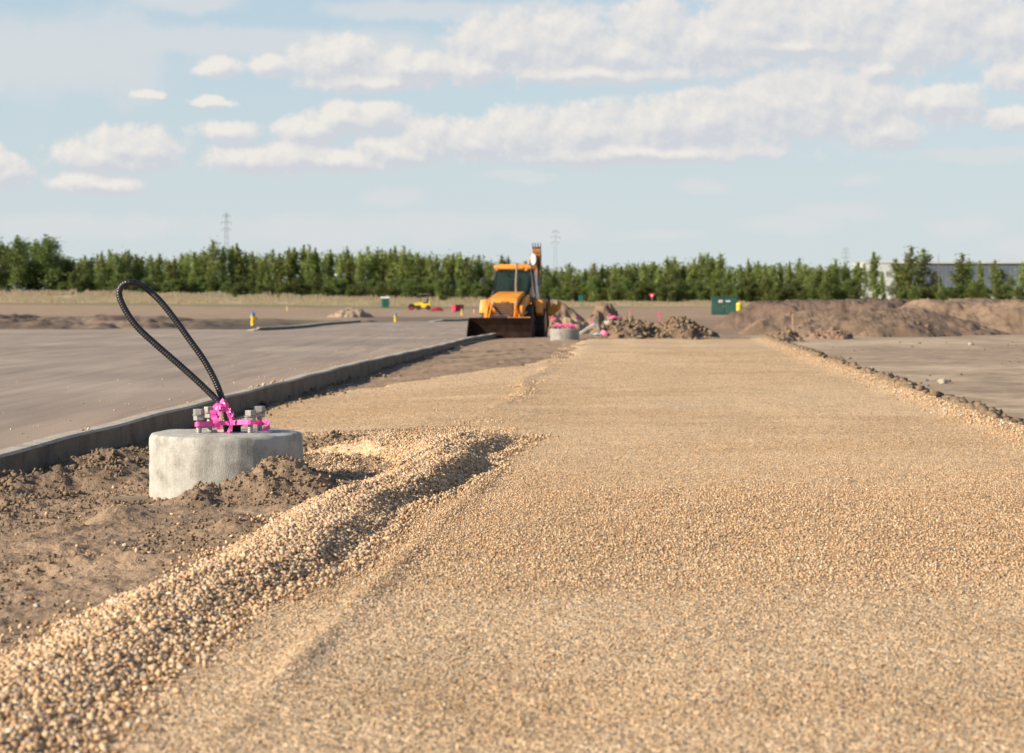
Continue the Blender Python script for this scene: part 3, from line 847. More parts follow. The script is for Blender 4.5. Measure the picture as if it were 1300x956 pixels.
# ------------------------------------------------------------------ far concrete bases
def small_base(u, v, d, r, h, label, grp=None, bh=.16, mat='pier'):
    p = at(u, v, d); zt = p.z
    t = empty('lamp_base', (p.x, p.y, zt - h)); props(t, label, 'concrete base', grp)
    bm = BM(); lathe(bm, [(r * .6, h + .002), (r - .02, h), (r, h - .02), (r, h * .5), (r, -.25)], 48); obj('footing', bm, M[mat], t, True)
    for k in range(4):
        a = math.pi / 4 + k * math.pi / 2
        bolt(.26 * math.cos(a), .26 * math.sin(a), h, bh, t, 1.1)
    return t
t = small_base(717, 417.5, 66, .42, .20, 'low round concrete base with pink tape beside the loader wheel', mat='pierdull')
tape2 = empty('flagging_tape', t.location + Vector((0, 0, .20))); props(tape2, 'pink tape wound round the bolts of the base beside the loader', 'tape')
for k in range(4):
    a = -.30 + k * .15
    ribbon('strip', smooth_path([(a, -.28, .02), (a + .05, -.30, .11), (a + .12, -.29, .05), (a + .16, -.26, .14)], 6), (.6, .2, .8), .05, M['pinkdull'], tape2)
ribbon('strip', smooth_path([(-.35, -.25, .10), (0, -.27, .12), (.3, -.25, .10)], 6), (0, 0, 1), .06, M['pinkdull'], tape2)
t = small_base(779, 407.5, 82, .36, .18, 'pale round concrete base beyond the rubble at the path end', mat='pier')
tape3 = empty('flagging_tape', t.location + Vector((0, 0, .18))); props(tape3, 'pink tape on the bolts of the pale base beyond the rubble', 'tape')
ribbon('strip', smooth_path([(-.2, -.2, .1), (0, -.28, .16), (.2, -.2, .08), (.28, -.1, .1)], 6), (0, 0, 1), .09, M['pinkdull'], tape3)

# ------------------------------------------------------------------ piles of soil
def pile(name, label, u, vb, d, wpx, hpx, ry, seed, col, rough=.3, cat='dirt pile', peak=0., flat=1.0, parts=0, sharp=1.3):
    cx = (u - 650) / F * d; rx = wpx / F * d / 2; h = hpx / F * d
    z0 = CAMH - (vb - HOR) / F * d
    nx = int(np.clip(wpx * 2.2, 60, 420)); ny = 80
    gx = np.linspace(-1.25, 1.25, nx); gyy = np.linspace(-1.25, 1.25, ny)
    GY, GX = np.meshgrid(gyy, gx, indexing='ij')
    r = np.sqrt(((GX - 0) / 1.0) ** 2 + GY ** 2)
    sx = np.where(GX < peak, (GX - peak) / (1 + peak), (GX - peak) / (1 - peak))
    r = np.sqrt(sx ** 2 + GY ** 2)
    r = r + (fbm(GX * 2.2 + seed, GY * 2.2, seed, 3) - .5) * .5 * (1 + rough)
    prof = np.clip(1 - r, 0, 1) ** (1 / sharp)
    prof = np.minimum(prof, flat) / max(flat, 1e-6) if flat < 1 else prof
    nf = 3.2 if d < 90 else 1.1
    n = (fbm(GX * rx * nf, GY * ry * nf, seed + 1, 5) - .5) * 1.5 * rough * h * 1.1 * (prof > 0) * np.minimum(1, prof * 3)
    n = n + (fbm(GX * rx * 3 + 9, GY * ry * 3, seed + 7, 4) - .5) * .28 * (prof > 0) * np.minimum(1, prof * 4)
    zb = groundz(cx + GX * rx, d + GY * ry)
    zb = np.where(prof > 0, np.maximum(zb, np.minimum(z0, zb + .25)) * 0 + zb, zb)
    tot = max(.15, z0 + h - float(zb[ny // 2, nx // 2]))
    zz = zb + np.clip(prof * tot + n, 0, None) - .08 * (prof <= 0.02)
    me = grid_mesh(name, GX * rx, GY * ry, zz - z0)
    cc = np.zeros(GX.shape + (3,)) + np.array(col)
    cc = mixc(cc, tuple(c * .55 for c in col), ss(.5, .68, fbm(GX * 2.5, GY * 4, seed + 3, 4)) * min(1, rough * 1.6))
    set_col(me, 'zone', cc.reshape(-1, 3))
    o = bpy.data.objects.new(name, me); COL.objects.link(o); me.materials.append(M['soil'])
    me.polygons.foreach_set('use_smooth', [True] * len(me.polygons))
    o.location = (cx, d, z0)
    props(o, label, cat)
    if parts:
        k = parts; a_ = RNG.random(k) * 2 * np.pi; q = RNG.random(k) ** .6 * 1.12
        px_, py_ = np.cos(a_) * q, np.sin(a_) * q
        ii = np.clip(((px_ + 1.25) / 2.5 * (nx - 1)).astype(int), 0, nx - 1); jj = np.clip(((py_ + 1.25) / 2.5 * (ny - 1)).astype(int), 0, ny - 1)
        P_ = np.stack([px_ * rx, py_ * ry, (zz - z0)[jj, ii]], 1)
        so_ = stones('clods', P_, .03 + .20 * RNG.random(k) ** 5 * (1 if d < 90 else 1.4), M['clod'], 'box', .8, jit=.36, sink=.2)
        so_.parent = o; so_['kind'] = 'stuff'
    return o
pile('dirt_pile', 'smooth tan soil pile right behind the loader', 712, 411, 95, 92, 31, 2.6, 201, (.32, .215, .135), .10, peak=-.25)
pile('dirt_pile', 'brown soil pile with dark hollow beyond the path end, right of the smooth pile', 765, 404, 122, 54, 17, 1.9, 207, (.27, .18, .115), .45, parts=60, flat=.75)
pile('dirt_pile', 'low mound of mixed brown rubble at the left end of the gravel path', 800, 428, 72.5, 92, 16, 3.0, 213, (.25, .165, .105), .42, parts=1500, flat=.7)
pile('dirt_pile', 'dark cloddy earth pile at the end of the gravel path', 865, 428, 72.5, 82, 19, 3.0, 219, (.23, .15, .095), .42, parts=1500, flat=.85, peak=-.1)
pile('dirt_pile', 'broken ground with clods between the two rubble mounds', 838, 424, 76, 60, 13, 1.2, 223, (.26, .19, .13), .6, parts=160, flat=.6)
pile('dirt_pile', 'small low tan soil heap on the left flat near the portable toilet', 447, 400, 212, 56, 12, 4, 229, (.34, .25, .17), .25)
if 0: pile('dirt_pile', 'long low tan soil berm beside the far kerb', 470, 402, 165, 120, 6, 2, 231, (.26, .185, .13), .3, flat=.6)
pile('dirt_pile', 'wide dark soil embankment with cracked edge on the right side', 1060, 412, 116, 300, 29, 8, 237, (.165, .11, .078), .20, flat=.45, cat='embankment', parts=60)
pile('dirt_pile', 'grassy brown embankment running out of the picture at right', 1330, 436, 103, 470, 53, 10, 241, (.25, .17, .11), .16, flat=.38, cat='embankment')
pile('dirt_pile', 'broad brown mound in front of the right embankment with a green streak', 1115, 429, 94, 330, 34, 7, 245, (.215, .145, .095), .18, peak=-.1, parts=40, flat=.72)
pile('dirt_pile', 'crumbly reddish soil lumps at the foot of the right mound', 1052, 431, 84, 60, 12, 1.0, 251, (.27, .17, .115), .8, parts=160)
pile('dirt_pile', 'small heap of clods just past the right corner of the path', 1000, 431, 78, 38, 10, .8, 257, (.26, .18, .12), .7, parts=110)
if 0: pile('dirt_pile', 'dark clod heap on top of the right embankment near its left end', 1006, 396, 106, 40, 12, 1.2, 261, (.17, .115, .08), .6, parts=60)
if 0: pile('dirt_pile', 'loose soil and stones below the base beside the loader', 722, 434, 62.5, 66, 8, .6, 267, (.30, .22, .15), .7, parts=130, flat=.6)

# ------------------------------------------------------------------ individual field stones
def rock(u, v, d_z, wpx, label, mat='rock', flat=.6, seed=0):
    p = onz(u, v, d_z); zg = max(gz(p.x, p.y), float(gravelz(np.array([p.x]), np.array([p.y]))[0]) if p.x < xr_f(p.y) + .4 else -9)
    p = onz(u, v, zg)
    s = wpx / F * p.y
    b = BM(); bmesh.ops.create_icosphere(b, subdivisions=3, radius=.5)
    rr = random.Random(seed)
    o1, o2, o3 = rr.random() * 9, rr.random() * 9, rr.random() * 9
    for q in b.verts:
        k = 1 + .13 * math.sin(q.co.x * 5 + o1) + .10 * math.sin(q.co.y * 7 + o2) + .07 * math.sin(q.co.z * 9 + q.co.x * 6 + o3)
        q.co = Vector((q.co.x * s * k, q.co.y * s * .8 * k, q.co.z * s * flat * k))
    o = obj('rock', b, M[mat], None, True)
    o.location = (p.x, p.y, zg + s * flat * .33); o.rotation_euler = (0, 0, rr.random() * 6)
    props(o, label, 'rock'); return o
rock(1197, 487, -.3, 17, 'pale flat stone on the bare soil right of the path', 'rock', .45, 1)
rock(1205, 524, -.2, 14, 'round grey stone on the right gravel rim, larger of a pair', 'rockdark', .75, 2)
rock(1188, 523, -.2, 12, 'low grey stone left of the round one on the right rim', 'rockdark', .5, 3)
rock(1153, 508, -.2, 12, 'light stone among dark clods on the right path edge', 'rock', .8, 4)
rock(1077, 456, -.3, 7, 'small dark stone on the bare soil beyond the path edge', 'rockdark', .6, 5)
rock(1061, 463, -.2, 11, 'dark stone on the path rim near the far corner', 'rockdark', .8, 6)
rock(1233, 438, -.3, 8, 'small reddish stone near the right embankment foot', 'rock', .5, 7)
rock(1176, 484, -.3, 7, 'tiny brown stone just left of the pale flat one', 'rockdark', .5, 8)
rock(47, 772, -.06, 11, 'orange tan pebble on bare dirt at lower left', 'rock', .7, 9)
rock(65, 832, -.06, 9, 'small pale pebble at the left foot of the gravel ridge', 'rock', .6, 10)
# board scrap in the dirt
p = onz(166, 637, -.06); bm = BM(); box(bm, (0, 0, .015), (.24, .05, .026), (0, R(-4), R(3)), .002)
o = obj('wood_scrap', bm, M['woodgrey']); o.location = (p.x, p.y, gz(p.x, p.y) + .018); props(o, 'short weathered board scrap lying on the dirt left of the concrete base', 'wood scrap')

# ------------------------------------------------------------------ backhoe loader
BD = 82.0
bx0 = at(654, 420, BD)
BZ = -.33
bh = empty('backhoe_loader', (bx0.x, BD, BZ), R(-8)); props(bh, 'orange backhoe loader facing the viewer with its bucket down, parked at the kerb', 'backhoe loader')
def part(name, bm, mat, parent=bh, smooth=False): return obj(name, bm, M[mat], parent, smooth)
# chassis and axle
bm = BM(); box(bm, (0, -1.4, .75), (.62, 3.6, .35), bev=.03); box(bm, (0, -2.15, .5), (1.5, .2, .18), bev=.03); box(bm, (0, 0, .7), (1.5, .3, .3), bev=.04); box(bm, (0, .75, .8), (1.0, .9, .5), bev=.04)
part('chassis', bm, 'dark')
# hood
bm = BM()
prism(bm, [(-2.75, .86), (-2.80, 1.36), (-2.66, 1.50), (-1.7, 1.66), (-.80, 1.74), (-.80, .86)], -.47, .47)
bmesh.ops.bevel(bm, geom=[e for e in bm.edges], offset=.05, segments=3, affect='EDGES', profile=.6)
hood = part('hood', bm, 'orange', bh, True)
bm = BM(); box(bm, (0, -2.80, 1.08), (.66, .05, .54), bev=.01)
gr = part('grille', bm, 'dark')
for k in range(7):
    bm = BM(); box(bm, (0, -2.83, .86 + k * .073), (.64, .03, .024)); part('slat', bm, 'rustboom', gr)
bm = BM(); box(bm, (0, -2.83, 1.39), (.22, .02, .07), bev=.006); part('badge', bm, 'orange2')
for sx in (-1, 1):
    bm = BM(); box(bm, (sx * .405, -2.80, 1.33), (.10, .05, .12), bev=.01); part('headlight', bm, 'lens')
# cab floor, console, roof, pillars
bm = BM(); box(bm, (0, -.05, 1.12), (1.44, 1.7, .34), bev=.03); part('cab_base', bm, 'dark')
bm = BM(); box(bm, (.02, -.05, 2.60), (1.34, 1.62, .14), bev=.05); box(bm, (.02, -.05, 2.68), (1.1, 1.35, .05), bev=.02); part('roof', bm, 'orange', bh, True)
for sx in (-1, 1):
    for (y0, y1) in ((-.86, -.66), (.05, .05), (.80, .66)):
        bm = BM(); tube(bm, [(sx * .76, y0, 1.2), (sx * .61, y1, 2.53)], .035 if y0 < .5 else .045, 8); part('pillar', bm, 'dark' if y0 < .7 or sx < 0 else 'white')
bm = BM(); box(bm, (.71, .62, 1.88), (.03, .42, 1.20), (0, R(-7), 0), .01); part('rear_panel', bm, 'white')
def quad_plate(name, pts, mat, th=.008, parent=bh):
    bm = BM(); v = [Vector(p) for p in pts]; n = (v[1] - v[0]).cross(v[2] - v[0]).normalized() * th
    A_ = [bm.verts.new(p + n) for p in v]; B_ = [bm.verts.new(p - n) for p in v]
    bm.faces.new(A_); bm.faces.new(B_[::-1])
    for i in range(len(v)):
        j = (i + 1) % len(v); bm.faces.new((A_[i], B_[i], B_[j], A_[j]))
    return part(name, bm, mat, parent)
quad_plate('windscreen', [(-.70, -.84, 1.32), (.70, -.84, 1.32), (.56, -.67, 2.50), (-.56, -.67, 2.50)], 'glass')
for sx in (-1, 1):
    quad_plate('side_window', [(sx * .755, -.80, 1.32), (sx * .755, .0, 1.32), (sx * .605, .0, 2.50), (sx * .605, -.63, 2.50)], 'glass')
quad_plate('rear_window', [(-.68, .79, 1.35), (.68, .79, 1.35), (.55, .66, 2.50), (-.55, .66, 2.50)], 'glass')
bm = BM(); box(bm, (-.05, .1, 1.50), (.46, .46, .14), bev=.04); box(bm, (-.05, .33, 1.85), (.44, .12, .62), (R(-8), 0, 0), .05); part('seat', bm, 'dark', bh, True)
bm = BM(); lathe(bm, [(.155, -.012), (.18, 0), (.155, .012), (.15, 0)], 20, closed=True)
for v in bm.verts: v.co = Matrix.Translation((-.05, -.42, 1.80)) @ Matrix.Rotation(R(28), 4, 'X') @ v.co
tube(bm, [(-.05, -.42, 1.80), (-.05, -.52, 1.35)], .025, 8); part('steering_wheel', bm, 'black')
bm = BM(); box(bm, (0, -.62, 1.40), (1.2, .22, .24), bev=.04); part('dashboard', bm, 'dark')
for k, (hx, hy) in enumerate(((.25, .05), (.33, -.03), (.60, .04))):
    bm = BM(); tube(bm, smooth_path([(hx + .05, 1.45, .9), (hx + hy, 1.5, 1.6), (hx, 1.85, 2.3), (hx + .05, 1.75, 2.9)], 6), .022, 6); part('hose', bm, 'black', bh, True)
for sx in (-1, 1):
    bm = BM(); box(bm, (sx * .478, -1.75, 1.22), (.012, 1.2, .12)); part('side_stripe', bm, 'dark')
    bm = BM(); box(bm, (sx * .478, -1.4, 1.48), (.012, .5, .14)); part('vent', bm, 'dark')
bm = BM(); tube(bm, [(.10, -.90, 1.36), (-.22, -.80, 2.05)], .012, 5); part('wiper', bm, 'black')
# exhaust stack and mirrors, lamps
bm = BM(); tube(bm, [(.16, -1.05, 1.68), (.17, -1.05, 1.95), (.21, -1.03, 2.72)], .038, 12); part('exhaust', bm, 'woodgrey', bh, True)
for sx in (-1, 1):
    bm = BM(); tube(bm, [(sx * .72, -.80, 2.3), (sx * .98, -.95, 2.25), (sx * .98, -.95, 1.9)], .015, 6); box(bm, (sx * 1.0, -.97, 2.1), (.15, .04, .28), bev=.015); part('mirror', bm, 'black')
    bm = BM(); cyl(bm, (sx * .52, -1.02, 2.52), (sx * .52, -.93, 2.52), .05, .05, 14); part('work_lamp', bm, 'orange2')
bm = BM(); cyl(bm, (.52, -.10, 2.72), (.52, -.10, 2.86), .06, .045, 14); part('beacon', bm, 'lens', bh, True)
# side tanks / steps
for sx in (-1, 1):
    bm = BM(); box(bm, (sx * .66, -1.15, .95), (.34, .8, .55), bev=.04); part('side_tank', bm, 'dark', bh, True)
# wheels
def wheel(x, y, r, w_, name='wheel', n=18):
    t = BM(); hw = w_ / 2
    prof = [(r * .58, -hw * .8), (r * .80, -hw), (r * .95, -hw * .92), (r, -hw * .6), (r, hw * .6), (r * .95, hw * .92), (r * .80, hw), (r * .58, hw * .8)]
    lathe(t, prof, 36, (x, y, r), 'X', closed=True)
    for k in range(n):
        a = 2 * math.pi * k / n
        for s in (-1, 1):
            box(t, (x + s * hw * .45, y + math.sin(a + s * .09) * r * .995, r + math.cos(a + s * .09) * r * .995), (hw * .95, r * .09, r * .07), (-a, 0, s * .25))
    wh = part(name, t, 'rubber', bh)
    t = BM(); lathe(t, [(r * .60, -hw * .8), (r * .55, -hw * .3), (r * .2, -hw * .1), (r * .2, hw * .1), (r * .55, hw * .3), (r * .60, hw * .8)], 28, (x, y, r), 'X')
    part('rim', t, 'orange2', wh, True)
for sx in (-1, 1):
    wheel(sx * .92, 0, .66, .44); wheel(sx * .80, -2.15, .42, .30, n=14)
    # rear fender arcs
    bm = BM(); pr = []
    for k in range(9):
        a = R(38 + k * 14); pr.append((-.80 * math.cos(a), .66 + .80 * math.sin(a)))
    outer = pr; inner = [(y * .95, .66 + (z - .66) * .95) for y, z in pr][::-1]
    prism(bm, outer + inner, sx * .70, sx * 1.16); part('fender', bm, 'orange')
# loader arms
for sx in (-1, 1):
    bm = BM()
    prism(bm, [(-.95, 1.30), (-1.02, 1.62), (-1.9, 1.50), (-2.85, 1.22), (-3.24, .66), (-3.30, .42), (-3.20, .36), (-2.98, .66), (-2.62, 1.00), (-1.8, 1.25)], sx * .60 - .06, sx * .60 + .06)
    bmesh.ops.bevel(bm, geom=[e for e in bm.edges], offset=.015, segments=1, affect='EDGES')
    part('loader_arm', bm, 'orange')
    bm = BM(); cyl(bm, (sx * .60, -1.3, 1.05), (sx * .60, -2.4, .92), .06, .06, 10); cyl(bm, (sx * .60, -2.4, .92), (sx * .60, -2.95, .85), .03, .03, 8); part('lift_cylinder', bm, 'orange2')
    bm = BM(); cyl(bm, (sx * .40, -2.2, 1.42), (sx * .42, -2.95, 1.22), .055, .055, 10); cyl(bm, (sx * .42, -2.95, 1.22), (sx * .45, -3.42, .80), .03, .03, 8); part('tilt_cylinder', bm, 'orange')
    # mudguard plates seen beside the arms
    bm = BM(); box(bm, (sx * .98, -.86, 1.16), (.26, .40, .50), (R(-16), 0, sx * R(8)), .06); part('step_panel', bm, 'orange', bh, True)
bm = BM(); box(bm, (0, -2.9, .74), (1.2, .10, .10), bev=.02); part('cross_tube', bm, 'orange')
# bucket
bk = []
prof_in = [(-3.98, .05), (-3.60, .02), (-3.42, .12), (-3.36, .34), (-3.42, .58), (-3.54, .78)]
prof_out = [(-3.50, .80), (-3.38, .60), (-3.31, .34), (-3.38, .08), (-3.58, -.02), (-4.02, .02)]
bm = BM(); prism(bm, prof_in + prof_out, -1.10, 1.10); bkt = part('bucket', bm, 'rust')
for sx in (-1, 1):
    bm = BM(); prism(bm, [(-4.02, .02), (-3.98, .30), (-3.60, .80), (-3.48, .80), (-3.33, .34), (-3.42, .06)], sx * 1.11 - .015, sx * 1.11 + .015); part('side_plate', bm, 'rust', bkt)
for k in range(8):
    bm = BM(); box(bm, (-1.0 + k * .285, -4.08, .03), (.07, .22, .03), bev=.006); part('tooth', bm, 'dark', bkt)
bm = BM(); box(bm, (0, -3.50, .815), (2.20, .10, .045), bev=.01); part('top_edge', bm, 'rust', bkt)
bm = BM(); box(bm, (.62, -3.44, .84), (.80, .10, .05), bev=.02); part('link_bracket', bm, 'orange2', bkt)
# backhoe at the rear
bm = BM(); box(bm, (0, 1.35, .95), (1.9, .22, .55), bev=.03); part('rear_frame', bm, 'orange2')
for sx in (-1, 1):
    bm = BM(); box(bm, (sx * 1.02, 1.35, 1.05), (.16, .2, 1.1), bev=.03)
    tube(bm, [(sx * 1.02, 1.35, .55), (sx * 1.12, 1.35, .42)], .09, 8)
    part('stabiliser', bm, 'dark')
bm = BM(); box(bm, (1.16, 1.05, 1.02), (.60, .25, .30), (0, R(-38), 0), .03); part('rear_arm', bm, 'orange')
bm = BM(); cyl(bm, (1.42, 1.05, 1.10), (1.48, 1.05, 1.36), .09, .07, 12); part('rear_lamp', bm, 'orange')
bm = BM(); prism(bm, [(1.45, .7), (1.75, .7), (2.15, 1.9), (2.05, 3.0), (1.80, 3.1), (1.78, 2.0)], .30, .56); part('boom', bm, 'orange2')
bm = BM(); prism(bm, [(1.85, 3.20), (2.12, 3.16), (2.42, 2.2), (2.55, 1.1), (2.38, 1.05), (2.12, 2.1)], .42, .58); part('dipper', bm, 'rustboom')
bm = BM(); prism(bm, [(1.95, 2.55), (2.25, 2.6), (2.30, 3.05), (2.12, 3.38), (1.92, 3.30), (1.84, 2.95)], .38, .66); bu = part('hoe_bucket', bm, 'rustboom')
for k in range(4):
    bm = BM(); box(bm, (.38 + k * .095, 1.98, 3.42), (.045, .06, .22), (R(8), 0, R(-6 + k * 4)), .006, taper=(.5, .5)); part('tooth', bm, 'dark', bu)
bm = BM(); cyl(bm, (.43, 1.74, 2.95), (.43, 1.66, 2.95), .10, .10, 24)
for v in bm.verts: v.co.z = 2.92 + (v.co.z - 2.95) * 2.1
part('end_plate', bm, 'white')
bm = BM(); cyl(bm, (.30, 1.55, 1.1), (.05, .92, 2.25), .06, .06, 10); part('boom_cylinder', bm, 'orange')

# ------------------------------------------------------------------ hydrants
def hydrant_proto():
    t = empty('fire_hydrant', (0, 0, 0))
    bm = BM(); lathe(bm, [(.16, 0), (.17, .01), (.17, .05), (.12, .06), (.115, .10), (.115, .60), (.13, .62), (.13, .66), (.115, .67)], 20); obj('barrel', bm, M['yellow'], t, True)
    bm = BM(); lathe(bm, [(.135, .67), (.14, .69), (.13, .74), (.10, .80), (.05, .84), (.03, .85), (.03, .90), (.02, .905)], 20); obj('bonnet', bm, M['blue'], t, True)
    for a in (90, -90):
        bm = BM(); c, s = math.cos(R(a + 90)), math.sin(R(a + 90)); cyl(bm, (0, 0, .50), (c * .20, s * .20, .50), .06, .055, 12); n = obj('nozzle', bm, M['yellow'], t, True)
        bm = BM(); cyl(bm, (c * .195, s * .195, .50), (c * .24, s * .24, .50), .07, .06, 6); obj('cap', bm, M['blue'], n)
    bm = BM(); cyl(bm, (0, 0, .46), (0, -.20, .46), .085, .08, 12); n = obj('nozzle', bm, M['yellow'], t, True)
    bm = BM(); cyl(bm, (0, -.195, .46), (0, -.25, .46), .09, .08, 8); obj('cap', bm, M['yellow'], n)
    return t
hyd = hydrant_proto()
HY = [(321, 416, 395, 'largest yellow fire hydrant, blue cap, on the dark soil past the road'),
      (502, 409, 397, 'yellow fire hydrant with blue cap at the road edge, right below the portable toilet'),
      (586.5, 400, 390.5, 'small yellow fire hydrant in front of the red skip'),
      (365, 393.5, 386.5, 'tiny distant yellow hydrant on the tan flat right of the large one')]
for i, (u, vb, vt, lab) in enumerate(HY):
    d = .905 * F / (vb - vt)
    d = (122, 160, 255, 300)[i]
    p = at(u, vb, d); s = (vb - vt) / F * d / .905
    zg = gz(p.x, d)
    t = hyd if i == 0 else dup(hyd, (0, 0, 0))
    t.location = (p.x, d, min(zg, p.z) if abs(zg - p.z) < .35 else p.z); t.scale = (s, s, s); t.rotation_euler = (0, 0, R(18 - 12 * i))
    props(t, lab, 'fire hydrant', 'yellow fire hydrants')
    HY[i] = (u, d, zg, p.z)
print('HYD', HY)
# valve cover at the foot of the first hydrant
p = at(327, 421, 101); bm = BM(); lathe(bm, [(.17, 0), (.18, .01), (.18, .04), (.14, .05), (.05, .055)], 16); o = obj('valve_cover', bm, M['pier'], None, True)
o.location = (p.x, 101, gz(p.x, 101) + .02); props(o, 'small pale concrete cover at the road edge under the big hydrant', 'valve cover')
# yellow bollard by the green cabinet
p = at(938.5, 399.5, 150); zb = gz(p.x, 150)
t = empty('marker_post', (p.x, 150, p.z)); props(t, 'thick plain yellow marker post right of the green metal box', 'bollard')
bm = BM(); lathe(bm, [(.19, -.2), (.19, .62), (.205, .63), (.205, .70), (.17, .76), (.08, .80), (.02, .81)], 20); obj('post', bm, M['yellow'], t, True)
bm = BM(); cyl(bm, (.15, 0, .48), (.27, 0, .48), .07, .06, 10); obj('nozzle', bm, M['yellow'], t, True)

# ------------------------------------------------------------------ green metal box
def gbox():
    d = 165; p = at(919.5, 399.5, d); W = 33 / F * d; H = 23.5 / F * d
    t = empty('utility_cabinet', (p.x, d, p.z), R(-4)); props(t, 'dark green steel utility box on the soil left of the yellow post', 'utility box')
    bm = BM(); box(bm, (0, 0, H * .47), (W, W * .7, H * .94), bev=.02); obj('housing', bm, M['greendark'], t)
    bm = BM(); box(bm, (0, 0, H * .97), (W * 1.03, W * .74, H * .06), bev=.02); obj('lid', bm, M['greendark'], t)
    for sx in (-1, 1):
        bm = BM(); box(bm, (sx * W * .245, -W * .36, H * .46), (W * .47, .03, H * .84), bev=.008); dr = obj('door', bm, M['greendark'], t)
        bm = BM(); box(bm, (sx * W * .05, -W * .36 - .035, H * .45), (.04, .04, .16), bev=.006); obj('handle', bm, M['steel'], dr)
    bm = BM(); box(bm, (-W * .15, -W * .36 - .022, H * .72), (.28, .01, .17)); obj('warning_sticker', bm, M['white'], t)
    bm = BM(); box(bm, (W * .13, -W * .36 - .022, H * .73), (.34, .01, .08)); obj('warning_sticker', bm, M['white'], t)
    bm = BM(); box(bm, (-W * .15, -W * .36 - .030, H * .70), (.20, .006, .06)); obj('sticker_stripe', bm, M['redbright'], t)
gbox()
# ------------------------------------------------------------------ portable toilet
d = 380; p = at(489, 393.3, d)
t = empty('portable_toilet', (p.x, d, p.z), R(8)); props(t, 'green portable toilet with white roof standing on the far flat', 'portable toilet')
bm = BM(); box(bm, (0, 0, .97), (1.22, 1.22, 1.86), bev=.03); obj('cabin', bm, M['green'], t)
bm = BM(); box(bm, (0, 0, .06), (1.3, 1.3, .12), bev=.02); obj('skid', bm, M['black'], t)
bm = BM(); prism(bm, [(-.66, 1.90), (-.66, 1.98), (-.3, 2.16), (.3, 2.16), (.66, 1.98), (.66, 1.90)], -.66, .66); obj('roof', bm, M['white'], t)
bm = BM(); box(bm, (.04, -.63, .98), (.76, .04, 1.70), bev=.01); dr = obj('door', bm, M['green'], t)
bm = BM(); box(bm, (.34, -.66, 1.0), (.06, .03, .14)); obj('handle', bm, M['black'], dr)
for sx in (-1, 1):
    bm = BM(); box(bm, (sx * .45, -.63, 1.0), (.05, .03, 1.8)); obj('corner_trim', bm, M['grey'], t)
bm = BM(); cyl(bm, (.4, .4, 2.0), (.4, .4, 2.35), .05, .05, 8); obj('vent_pipe', bm, M['white'], t)
# ------------------------------------------------------------------ small yellow machine
d = 300; p = at(536, 393.6, d); S = 1.06
t = empty('yellow_roller', (p.x, d, p.z), 0, S); props(t, 'small yellow site machine with dark canopy between the second hydrant and the red skip', 'site machine')
def mp(name, bm, mat, sm=False): return obj(name, bm, M[mat], t, sm)
bm = BM(); prism(bm, [(-.5, .55), (-.5, 1.0), (.5, 1.0), (.5, .55)], -1.15, .1)
for v in bm.verts:
    if v.co.x < -.9 and v.co.z > .9: v.co.z -= .16
mp('hood', bm, 'yellow')
bm = BM(); box(bm, (.50, 0, .55), (1.2, 1.05, .50), bev=.05); mp('body', bm, 'yellow', True)
bm = BM(); box(bm, (-.45, 0, .42), (2.6, .5, .20), bev=.02); mp('chassis', bm, 'dark')
bm = BM(); box(bm, (.35, 0, .92), (.42, .45, .12), bev=.03); box(bm, (.60, 0, 1.16), (.12, .45, .5), bev=.03); mp('seat', bm, 'black')
bm = BM(); box(bm, (.90, 0, .95), (.20, .9, .40), bev=.05); mp('rear_tank', bm, 'yellow')
bm = BM(); box(bm, (.30, 0, 1.98), (1.2, 1.1, .07), bev=.02); mp('canopy', bm, 'grey')
for x_ in (-.15, .70):
    for y_ in (-.45, .45):
        bm = BM(); cyl(bm, (x_, y_, .7), (x_, y_, 1.96), .03, .03, 6); mp('canopy_post', bm, 'dark')
for x_, r_ in ((-1.28, .40), (-.45, .30), (.75, .30)):
    for sy in (-1, 1):
        bm = BM(); lathe(bm, [(r_ * .5, -.12), (r_, -.12), (r_ * 1.02, 0), (r_, .12), (r_ * .5, .12)], 20, (x_, sy * .45, r_), 'Y'); mp('wheel', bm, 'rubber', True)
bm = BM(); box(bm, (-1.35, -.3, .18), (.75, .7, .28), bev=.05); mp('front_tool', bm, 'red')
bm = BM(); box(bm, (.2, -.1, .2), (1.6, .8, .10), bev=.02); mp('underframe', bm, 'red')
d = 297; p = at(555, 394.8, d)
t = empty('red_attachment', (p.x, d, p.z)); props(t, 'low domed dark red machine attachment on the ground beside the yellow machine', 'machine attachment')
bm = BM(); lathe(bm, [(.78, 0), (.80, .18), (.74, .22), (.50, .42), (.25, .50), (.04, .51)], 28)
for v in bm.verts: v.co.y *= .8
obj('cover', bm, M['red'], t, True)
bm = BM(); box(bm, (0, 0, .09), (1.75, 1.2, .13), bev=.03); obj('base_frame', bm, M['red'], t)
bm = BM(); tube(bm, [(-.75, 0, .15), (-1.05, 0, .22), (-1.3, 0, .4)], .05, 8); obj('drawbar', bm, M['dark'], t)
# red skip
d = 262; p = at(581.5, 396, d); q = 13.5 / F * d
t = empty('red_skip', (p.x, d, p.z), R(24)); props(t, 'small red steel skip with a brighter red end behind the third hydrant', 'skip bin')
bm = BM(); prism(bm, [(-.35, .05), (-.5, .78), (.5, .78), (.35, .05)], -q * .42, q * .42); obj('hopper', bm, M['red'], t)
bm = BM(); box(bm, (-q * .43, 0, .42), (.05, .9, .70), bev=.01); obj('end_panel', bm, M['redbright'], t)
bm = BM(); box(bm, (0, 0, .80), (q * .92, 1.06, .05), bev=.01); obj('rim', bm, M['black'], t)
for sx in (-1, 1):
    bm = BM(); box(bm, (sx * q * .3, 0, .03), (.1, .8, .07)); obj('skid', bm, M['dark'], t)
